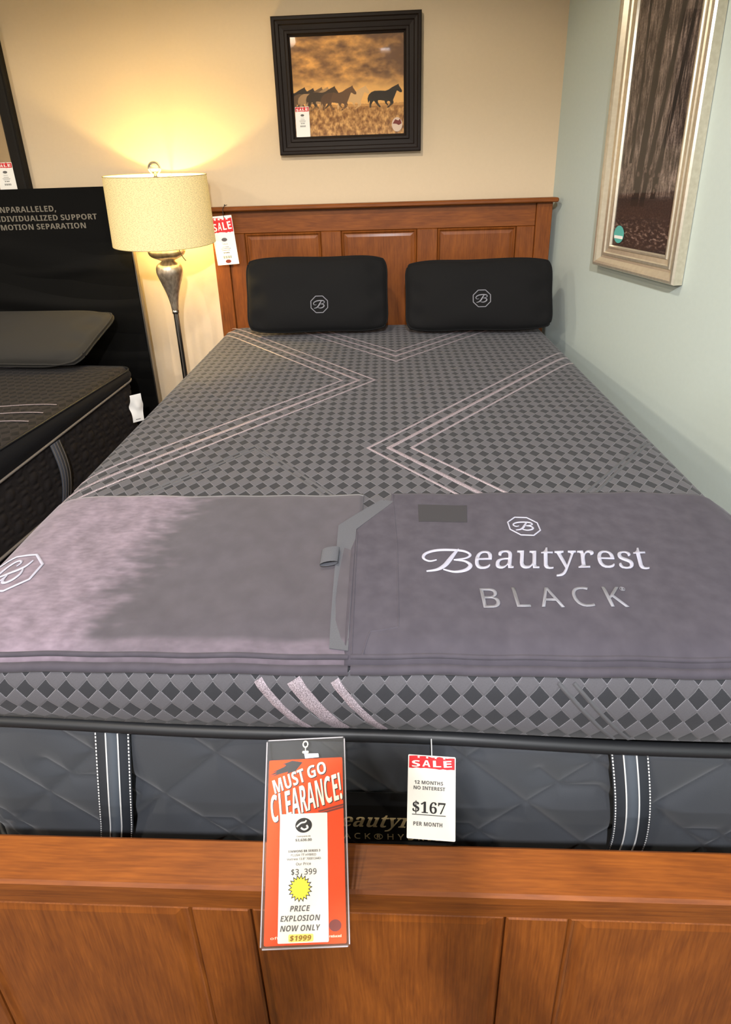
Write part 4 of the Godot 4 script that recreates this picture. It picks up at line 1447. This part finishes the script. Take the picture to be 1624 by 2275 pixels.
func build_tags() -> void:
	# tag on the headboard's left post
	var b := Basis(Vector3.BACK, deg_to_rad(3.5))
	sale_tag("sale_tag", "white tag with red SALE print hanging on the headboard's left post", Transform3D(b, Vector3(-0.731, 1.293, 0.036)), 0.104, 0.226, "large", true)
	var s := thing("tag_string", "dark string tying the sale tag to the headboard", "string")
	part("cord", tube(smooth_line([Vector3(-0.722, 1.398, 0.038), Vector3(-0.724, 1.420, 0.038), Vector3(-0.722, 1.440, 0.034), Vector3(-0.718, 1.448, 0.020), Vector3(-0.714, 1.452, -0.01)], 5), 0.0015, 6), M.ink, s)
	part("knot", lathe([Vector2(0.0, -0.004), Vector2(0.004, 0.0), Vector2(0.0, 0.005)], 10), M.ink, s, Vector3(-0.718, 1.452, 0.016))
	# monthly price tag hanging from the mattress piping
	place_sheet(sale_tag("sale_tag", "white tag reading $167 per month hanging on the mattress front", Transform3D(), 0.0735, 0.128, "month", false), Vector3(0.0885, 0.7165, 2.0925), Vector3(0.0835, 0.6205, 2.154), 0.128)
	var s2 := thing("tag_string", "thin clear thread holding the monthly price tag", "string")
	part("cord", tube([Vector3(0.0885, 0.735, 2.079), Vector3(0.0885, 0.712, 2.094)], 0.0008, 6), M.thread_white, s2)
	build_clearance()

# moves a sheet of height h so that its top middle and bottom middle lie at a and b (its drawn height follows)
func place_sheet(t: Node3D, a: Vector3, b: Vector3, h: float) -> void:
	var y := (a - b) / h
	var x := Vector3(1, 0, 0) - y.normalized() * y.normalized().x
	x = x.normalized()
	var z := x.cross(y.normalized())
	t.transform = Transform3D(Basis(x, y, z), (a + b) * 0.5)

func build_clearance() -> void:
	var t := thing("clearance_sign", "orange clearance price card in a clear plastic sleeve hanging on the footboard", "sign")
	var W := 0.1215
	var H := 0.262
	place_sheet(t, Vector3(-0.1065, 0.7545, 2.0955), Vector3(-0.0935, 0.602, 2.2762), H)
	part("sleeve", flat_poly(rrect(W, H, 0.004), 0.0006), M.sleeve, t, Vector3(0, 0, 0.0032))
	part("sleeve", flat_poly(rrect(W, H, 0.004), 0.0004), M.sleeve, t, Vector3(0, 0, 0.0))
	var edge := mat(Color(0.62, 0.60, 0.62), 0.25)
	for e: Array in [[Vector3(-W * 0.5 + 0.001, 0, 0.002), Vector3(0.0018, H - 0.006, 0.004)], [Vector3(W * 0.5 - 0.001, 0, 0.002), Vector3(0.0018, H - 0.006, 0.004)], [Vector3(0, H * 0.5 - 0.001, 0.002), Vector3(W - 0.006, 0.0016, 0.004)], [Vector3(0, -H * 0.5 + 0.001, 0.002), Vector3(W - 0.006, 0.0016, 0.004)]]:
		part("sleeve_weld", bbox(e[1], 0.0004), edge, t, e[0])
	var ch := 0.2285
	var card := part("card", flat_poly(rrect(W - 0.010, ch, 0.002), 0.0008), M.card_orange, t, Vector3(0.0, -H * 0.5 + 0.004 + ch * 0.5, 0.0012))
	var cw := W - 0.010
	# black rushing arrow
	var ar := []
	for q: Array in [[205, 800], [330, 728], [250, 742], [440, 650], [478, 622], [465, 602], [415, 598], [580, 535], [755, 575], [640, 735], [490, 785], [515, 742], [385, 778], [215, 834], [335, 768]]:
		ar.append(Vector2((q[0] - 805.0) / 1215.0 * cw, ch * 0.5 - (q[1] - 515.0) / 3150.0 * ch))
	part("arrow", flat_poly(ar, 0.0002), M.ink, card, Vector3(0, 0, 0.0008))
	for k in 2:
		var y := ch * 0.5 - (1430.0 + 45.0 * k - 515.0) / 3150.0 * ch
		part("streak", flat_poly([Vector2(0.018, y - 0.004), Vector2(cw * 0.5, y + 0.004), Vector2(cw * 0.5, y + 0.0015), Vector2(0.020, y - 0.006)], 0.0002), M.ink_brown, card, Vector3(0, 0, 0.0008))
	var lx := func(px: float) -> float: return (px - 805.0) / 1215.0 * cw
	var ly := func(py: float) -> float: return ch * 0.5 - (py - 515.0) / 3150.0 * ch
	for k in 2:
		var off := Vector2(0.0012, -0.0012) if k == 0 else Vector2.ZERO
		var m: Material = M.ink if k == 0 else M.cream_print
		var z := 0.0010 if k == 0 else 0.0013
		var th := 0.0002
		txt(card, "MUST", lx.call(530) + off.x, ly.call(915) + off.y, 500.0 / 1215.0 * cw, 250.0 / 3150.0 * ch, m, {"bold": true, "z": z, "thick": th, "climb": 0.0155, "shear": -0.28})
		txt(card, "GO", lx.call(985) + off.x, ly.call(730) + off.y, 300.0 / 1215.0 * cw, 225.0 / 3150.0 * ch, m, {"bold": true, "z": z, "thick": th, "climb": 0.0075, "shear": -0.2})
		txt(card, "CLEARANCE!", lx.call(815) + off.x, ly.call(1235) + off.y, 1130.0 / 1215.0 * cw, 500.0 / 3150.0 * ch, m, {"bold": true, "z": z, "thick": th, "climb": 0.0285, "shear": -0.12})
	# shop mark at the lower right of the card
	part("shop_mark", flat_poly(disc(0.0085, 0.0068), 0.0002), M.ink_brown, card, Vector3(0.041, -ch * 0.5 + 0.020, 0.0008))
	txt(card, "off", -0.041, -ch * 0.5 + 0.0085, 0.012, 0.003, M.cream_print, {"z": 0.001})
	txt(card, "reduced", 0.041, -ch * 0.5 + 0.0085, 0.016, 0.003, M.cream_print, {"z": 0.001})
	# white price slip in front of it
	var sw := 0.0690
	var shh := 0.1530
	var slip := part("price_slip", flat_poly(rrect(sw, shh, 0.0015), 0.0006), M.paper, t, Vector3(-0.0025, -H * 0.5 + 0.0065 + shh * 0.5, 0.0024))
	var top := shh * 0.5
	var mk := part("shop_mark", flat_poly(disc(0.0122, 0.0094), 0.0002), M.ink, slip, Vector3(0.0, top - 0.0150, 0.0006))
	mk.set_meta("label", "oval black shop mark")
	strokes_part(slip, [[smooth_line([Vector2(-0.010, top - 0.0165), Vector2(-0.004, top - 0.0120), Vector2(0.002, top - 0.0110), Vector2(0.004, top - 0.0085)], 6), 0.0022], [smooth_line([Vector2(-0.004, top - 0.018), Vector2(0.001, top - 0.0205), Vector2(0.006, top - 0.018), Vector2(0.004, top - 0.015)], 6), 0.0025]], M.paper, 0.0009, "mark_print")
	var z1 := {"z": 0.0008, "thick": 0.0002}
	var z1b := {"z": 0.0008, "thick": 0.0002, "bold": true}
	txt(slip, "Compare At", 0.0, top - 0.0290, 0.020, 0.0028, M.ink_soft, z1)
	txt(slip, "$3,636.00", 0.0, top - 0.0335, 0.0235, 0.0040, M.ink_soft, z1b)
	txt(slip, "SIMMONS BR SERIES 3", 0.001, top - 0.0470, 0.046, 0.0028, M.ink_soft, z1b)
	txt(slip, "PLUSH TT HYBRID", 0.0, top - 0.0517, 0.036, 0.0028, M.ink_soft, z1)
	txt(slip, "Mattress 13.8\" 700813440-", 0.001, top - 0.0565, 0.049, 0.0028, M.ink_soft, z1)
	txt(slip, "Our Price", 0.0, top - 0.0625, 0.021, 0.0034, M.ink_soft, z1)
	txt(slip, "$3,399", 0.0005, top - 0.0725, 0.0355, 0.0085, M.ink, {"font": "Droid Sans Mono", "z": 0.0011, "thick": 0.0002})
	# starburst
	for k in 2:
		var r0 := 0.0165 - 0.0022 * k
		var p := []
		for e in 36:
			var rr := r0 if e % 2 == 0 else r0 * 0.74
			p.append(Vector2(cos(TAU * e / 36.0 + 0.08) * rr * 1.06, sin(TAU * e / 36.0 + 0.08) * rr))
		part("starburst", flat_poly(p, 0.0001), [M.ink, M.yellow][k], slip, Vector3(-0.0045, top - 0.0915, 0.0006 + 0.0002 * k))
	var it := {"bold": true, "shear": 0.2, "z": 0.0008, "thick": 0.0002}
	txt(slip, "PRICE", -0.0045, top - 0.1145, 0.0265, 0.0066, M.ink_soft, it)
	txt(slip, "EXPLOSION", -0.0040, top - 0.1255, 0.0535, 0.0066, M.ink_soft, it)
	txt(slip, "NOW ONLY", -0.0040, top - 0.1365, 0.0535, 0.0066, M.ink_soft, it)
	part("highlight", flat_poly(rrect(0.034, 0.0085, 0.002), 0.0001), mat(Color(0.98, 0.88, 0.45), 0.6), slip, Vector3(-0.003, top - 0.1475, 0.0006))
	txt(slip, "$1999", -0.0035, top - 0.1475, 0.0285, 0.0066, M.ink_gold, {"bold": true, "shear": 0.2, "z": 0.001, "thick": 0.0002})
	# hook ring, clip and tape at the top of the sleeve
	var ring := []
	for k in 20:
		ring.append(Vector3(cos(TAU * k / 20) * 0.0036, H * 0.5 - 0.0085 + sin(TAU * k / 20) * 0.0042, 0.005))
	part("hook_ring", tube(ring, 0.0010, 8, true), M.cream_print, t)
	part("hook_stem", bbox(Vector3(0.0012, 0.006, 0.001), 0.0003), M.cream_print, t, Vector3(0, H * 0.5 - 0.0155, 0.005))
	part("hook_foot", bbox(Vector3(0.0095, 0.0034, 0.002), 0.0008), M.cream_print, t, Vector3(0, H * 0.5 - 0.0195, 0.005))
	part("tape", flat_poly([Vector2(-0.002, -0.0215), Vector2(0.0195, -0.0222), Vector2(0.0205, -0.0275), Vector2(-0.0005, -0.0285)], 0.0003), mat(Color(0.82, 0.80, 0.84), 0.5), t, Vector3(0, H * 0.5, 0.0045))

# ---------------------------------------------------------------- the photographer, behind the lens
func blob(bones: Array, cell: float, k: float) -> ArrayMesh:
	var lo := Vector3(1e9, 1e9, 1e9)
	var hi := -lo
	for b: Array in bones:
		var r: float = maxf(b[2], b[3]) + 2.5 * cell
		lo = lo.min((b[0] as Vector3).min(b[1]) - Vector3(r, r, r))
		hi = hi.max((b[0] as Vector3).max(b[1]) + Vector3(r, r, r))
	var n := Vector3i(((hi - lo) / cell).ceil()) + Vector3i.ONE
	var f := PackedFloat32Array()
	f.resize(n.x * n.y * n.z)
	f.fill(1.0)
	for b: Array in bones:
		var pa: Vector3 = b[0]
		var pb: Vector3 = b[1]
		var r: float = maxf(b[2], b[3]) + 2.0 * cell + k
		var i0 := Vector3i(((pa.min(pb) - Vector3(r, r, r) - lo) / cell).floor()).clamp(Vector3i.ZERO, n - Vector3i.ONE)
		var i1 := Vector3i(((pa.max(pb) + Vector3(r, r, r) - lo) / cell).ceil()).clamp(Vector3i.ZERO, n - Vector3i.ONE)
		var ab := pb - pa
		var l2 := maxf(ab.length_squared(), 1e-8)
		for x in range(i0.x, i1.x + 1):
			for y in range(i0.y, i1.y + 1):
				for z in range(i0.z, i1.z + 1):
					var p := lo + Vector3(x, y, z) * cell
					var t := clampf((p - pa).dot(ab) / l2, 0.0, 1.0)
					var d := p.distance_to(pa + ab * t) - lerpf(b[2], b[3], t)
					var at := (x * n.y + y) * n.z + z
					var e := f[at]
					var h := maxf(k - absf(d - e), 0.0) / k
					f[at] = minf(d, e) - h * h * k * 0.25
	var s := st_new()
	s.set_smooth_group(0)
	var index := {}
	var corners := [Vector3i(0, 0, 0), Vector3i(1, 0, 0), Vector3i(0, 1, 0), Vector3i(1, 1, 0), Vector3i(0, 0, 1), Vector3i(1, 0, 1), Vector3i(0, 1, 1), Vector3i(1, 1, 1)]
	var edges := [[0, 1], [2, 3], [4, 5], [6, 7], [0, 2], [1, 3], [4, 6], [5, 7], [0, 4], [1, 5], [2, 6], [3, 7]]
	var count := 0
	for x in n.x - 1:
		for y in n.y - 1:
			for z in n.z - 1:
				var v := []
				var inside := 0
				for c: Vector3i in corners:
					var d := f[((x + c.x) * n.y + y + c.y) * n.z + z + c.z]
					v.append(d)
					if d < 0.0:
						inside += 1
				if inside == 0 or inside == 8:
					continue
				var sum := Vector3.ZERO
				var m := 0
				for e: Array in edges:
					var a: float = v[e[0]]
					var b: float = v[e[1]]
					if (a < 0.0) != (b < 0.0):
						sum += Vector3(corners[e[0]]).lerp(Vector3(corners[e[1]]), a / (a - b))
						m += 1
				index[Vector3i(x, y, z)] = count
				count += 1
				s.add_vertex(lo + (Vector3(x, y, z) + sum / m) * cell)
	for key: Vector3i in index:
		for ax in 3:
			var u := Vector3i.ZERO
			u[(ax + 1) % 3] = 1
			var w := Vector3i.ZERO
			w[(ax + 2) % 3] = 1
			var o := Vector3i.ZERO
			o[ax] = 1
			var a := f[(key.x * n.y + key.y) * n.z + key.z]
			var kb := key + o
			var b := f[(kb.x * n.y + kb.y) * n.z + kb.z]
			if (a < 0.0) == (b < 0.0) or not (index.has(key - u) and index.has(key - w) and index.has(key - u - w)):
				continue
			var q := [index[key], index[key - u], index[key - u - w], index[key - w]]
			if a < 0.0:
				q.reverse()
			for v: int in [q[0], q[1], q[2], q[0], q[2], q[3]]:
				s.add_index(v)
	s.generate_normals()
	return s.commit()

func build_photographer() -> void:
	var t := thing("person", "person in grey shirt and dark trousers holding a phone at the bed's foot", "person", Vector3(0.03, 0, 3.13))
	var bones := []
	var shirt := []
	var trousers := []
	var shoes := []
	# trunk
	var trunk := [[Vector3(-0.06, 0.96, 0.02), Vector3(0.06, 0.96, 0.02), 0.115, 0.115], [Vector3(0, 0.96, 0.02), Vector3(0, 1.16, 0.01), 0.115, 0.115], [Vector3(-0.05, 1.16, 0.01), Vector3(-0.07, 1.33, 0.0), 0.105, 0.115], [Vector3(0.05, 1.16, 0.01), Vector3(0.07, 1.33, 0.0), 0.105, 0.115], [Vector3(-0.16, 1.40, 0.0), Vector3(0.16, 1.40, 0.0), 0.066, 0.066]]
	bones += trunk
	shirt += trunk
	# neck and head
	var head := [[Vector3(0, 1.42, 0.0), Vector3(0, 1.54, -0.02), 0.062, 0.056], [Vector3(0, 1.655, -0.025), Vector3(0, 1.635, -0.045), 0.090, 0.086], [Vector3(0, 1.60, -0.06), Vector3(0, 1.565, -0.085), 0.062, 0.040], [Vector3(0, 1.63, -0.135), Vector3(0, 1.595, -0.150), 0.010, 0.016], [Vector3(-0.085, 1.625, -0.03), Vector3(-0.092, 1.600, -0.028), 0.014, 0.011], [Vector3(0.085, 1.625, -0.03), Vector3(0.092, 1.600, -0.028), 0.014, 0.011], [Vector3(-0.018, 1.575, -0.122), Vector3(0.018, 1.575, -0.122), 0.008, 0.008]]
	bones += head
	for s: float in [-1.0, 1.0]:
		var sh := Vector3(s * 0.175, 1.405, 0.0)
		var el := Vector3(s * 0.215, 1.190, -0.19)
		var wr := Vector3(s * 0.072, 1.452, -0.345)
		var arm := [[sh, el, 0.055, 0.043], [el, el.lerp(wr, 0.35), 0.043, 0.042]]
		shirt += arm
		bones += arm
		bones.append([el.lerp(wr, 0.3), wr, 0.042, 0.029])
		# hand gripping the side of the phone
		var pm := Vector3(s * 0.060, 1.500, -0.385)
		bones.append([wr, pm, 0.027, 0.024])
		bones.append([pm + Vector3(0, -0.02, 0), pm + Vector3(0, 0.035, 0.0), 0.020, 0.019])
		for k in 4:
			var y := 1.482 + 0.020 * k
			var a := Vector3(s * 0.066, y, -0.395)
			var b := Vector3(s * 0.058, y + 0.006, -0.425)
			var c := Vector3(s * (0.036 - 0.004 * (k % 2)), y + 0.010, -0.432)
			bones.append([a, b, 0.010, 0.0092])
			bones.append([b, c, 0.0092, 0.0080])
		bones.append([pm + Vector3(-s * 0.004, 0.0, 0.012), Vector3(s * 0.050, 1.535, -0.370), 0.013, 0.011])
		bones.append([Vector3(s * 0.050, 1.535, -0.370), Vector3(s * 0.030, 1.555, -0.378), 0.011, 0.009])
		# leg
		var hip := Vector3(s * 0.085, 0.93, 0.02)
		var kn := Vector3(s * 0.095, 0.51, 0.0)
		var an := Vector3(s * 0.10, 0.095, 0.035)
		var leg := [[hip, kn, 0.088, 0.060], [kn, kn.lerp(an, 0.35) + Vector3(0, 0, 0.012), 0.058, 0.058], [kn.lerp(an, 0.35) + Vector3(0, 0, 0.012), an, 0.058, 0.040]]
		bones += leg
		trousers += leg
		var foot := [[an + Vector3(0, -0.045, 0.015), Vector3(s * 0.12, 0.042, -0.13), 0.046, 0.034]]
		bones += foot
		shoes += foot
	var skin := mat(Color(0.78, 0.58, 0.47), 0.6)
	skin.subsurf_scatter_enabled = true
	skin.subsurf_scatter_strength = 0.1
	part("body", blob(bones, 0.012, 0.018), skin, t)
	var grown := func(l: Array, g: float) -> Array:
		var o := []
		for b: Array in l:
			o.append([b[0], b[1], b[2] + g, b[3] + g])
		return o
	part("shirt", blob(grown.call(shirt, 0.010), 0.016, 0.03), mat(Color(0.42, 0.42, 0.45), 0.85), t)
	part("trousers", blob(grown.call(trousers + [trunk[0]], 0.010), 0.016, 0.03), mat(Color(0.13, 0.14, 0.18), 0.85), t)
	part("shoes", blob(grown.call(shoes, 0.006), 0.012, 0.01), mat(Color(0.10, 0.09, 0.09), 0.6), t)
	part("hair", blob([[Vector3(0, 1.675, -0.01), Vector3(0, 1.665, -0.035), 0.094, 0.088], [Vector3(0, 1.63, 0.02), Vector3(0, 1.58, 0.03), 0.082, 0.06]], 0.012, 0.03), mat(Color(0.16, 0.11, 0.08), 0.7), t)
	for s: float in [-1.0, 1.0]:
		var eye := []
		for k in 9:
			var a := -PI * 0.5 + PI * k / 8.0
			eye.append(Vector2(0.010 * cos(a), 0.010 * sin(a)))
		part("eye", lathe(eye, 12), M.paper, t, Vector3(s * 0.031, 1.640, -0.124))
	# the phone is held, so it is a thing of its own
	var ph := thing("phone", "dark phone held up by the person at the foot of the bed", "phone", Vector3(0.03, 1.520, 2.720))
	ph.rotation_degrees = Vector3(-20.4, 2.9, -1.9)
	part("phone_body", bbox(Vector3(0.076, 0.150, 0.008), 0.003), mat(Color(0.08, 0.08, 0.09), 0.3), ph)
	part("phone_screen", bbox(Vector3(0.070, 0.144, 0.0006), 0.0002), mat(Color(0.03, 0.03, 0.035), 0.08), ph, Vector3(0, 0, 0.0044))

func _ready() -> void:
	rng.seed = 5
	setup_view()
	make_materials()
	lights()
	build_room()
	build_bed()
	build_mattress()
	build_cover()
	build_pillows()
	build_left_bed()
	build_banner()
	build_lamp()
	build_pictures()
	build_tags()
	build_photographer()
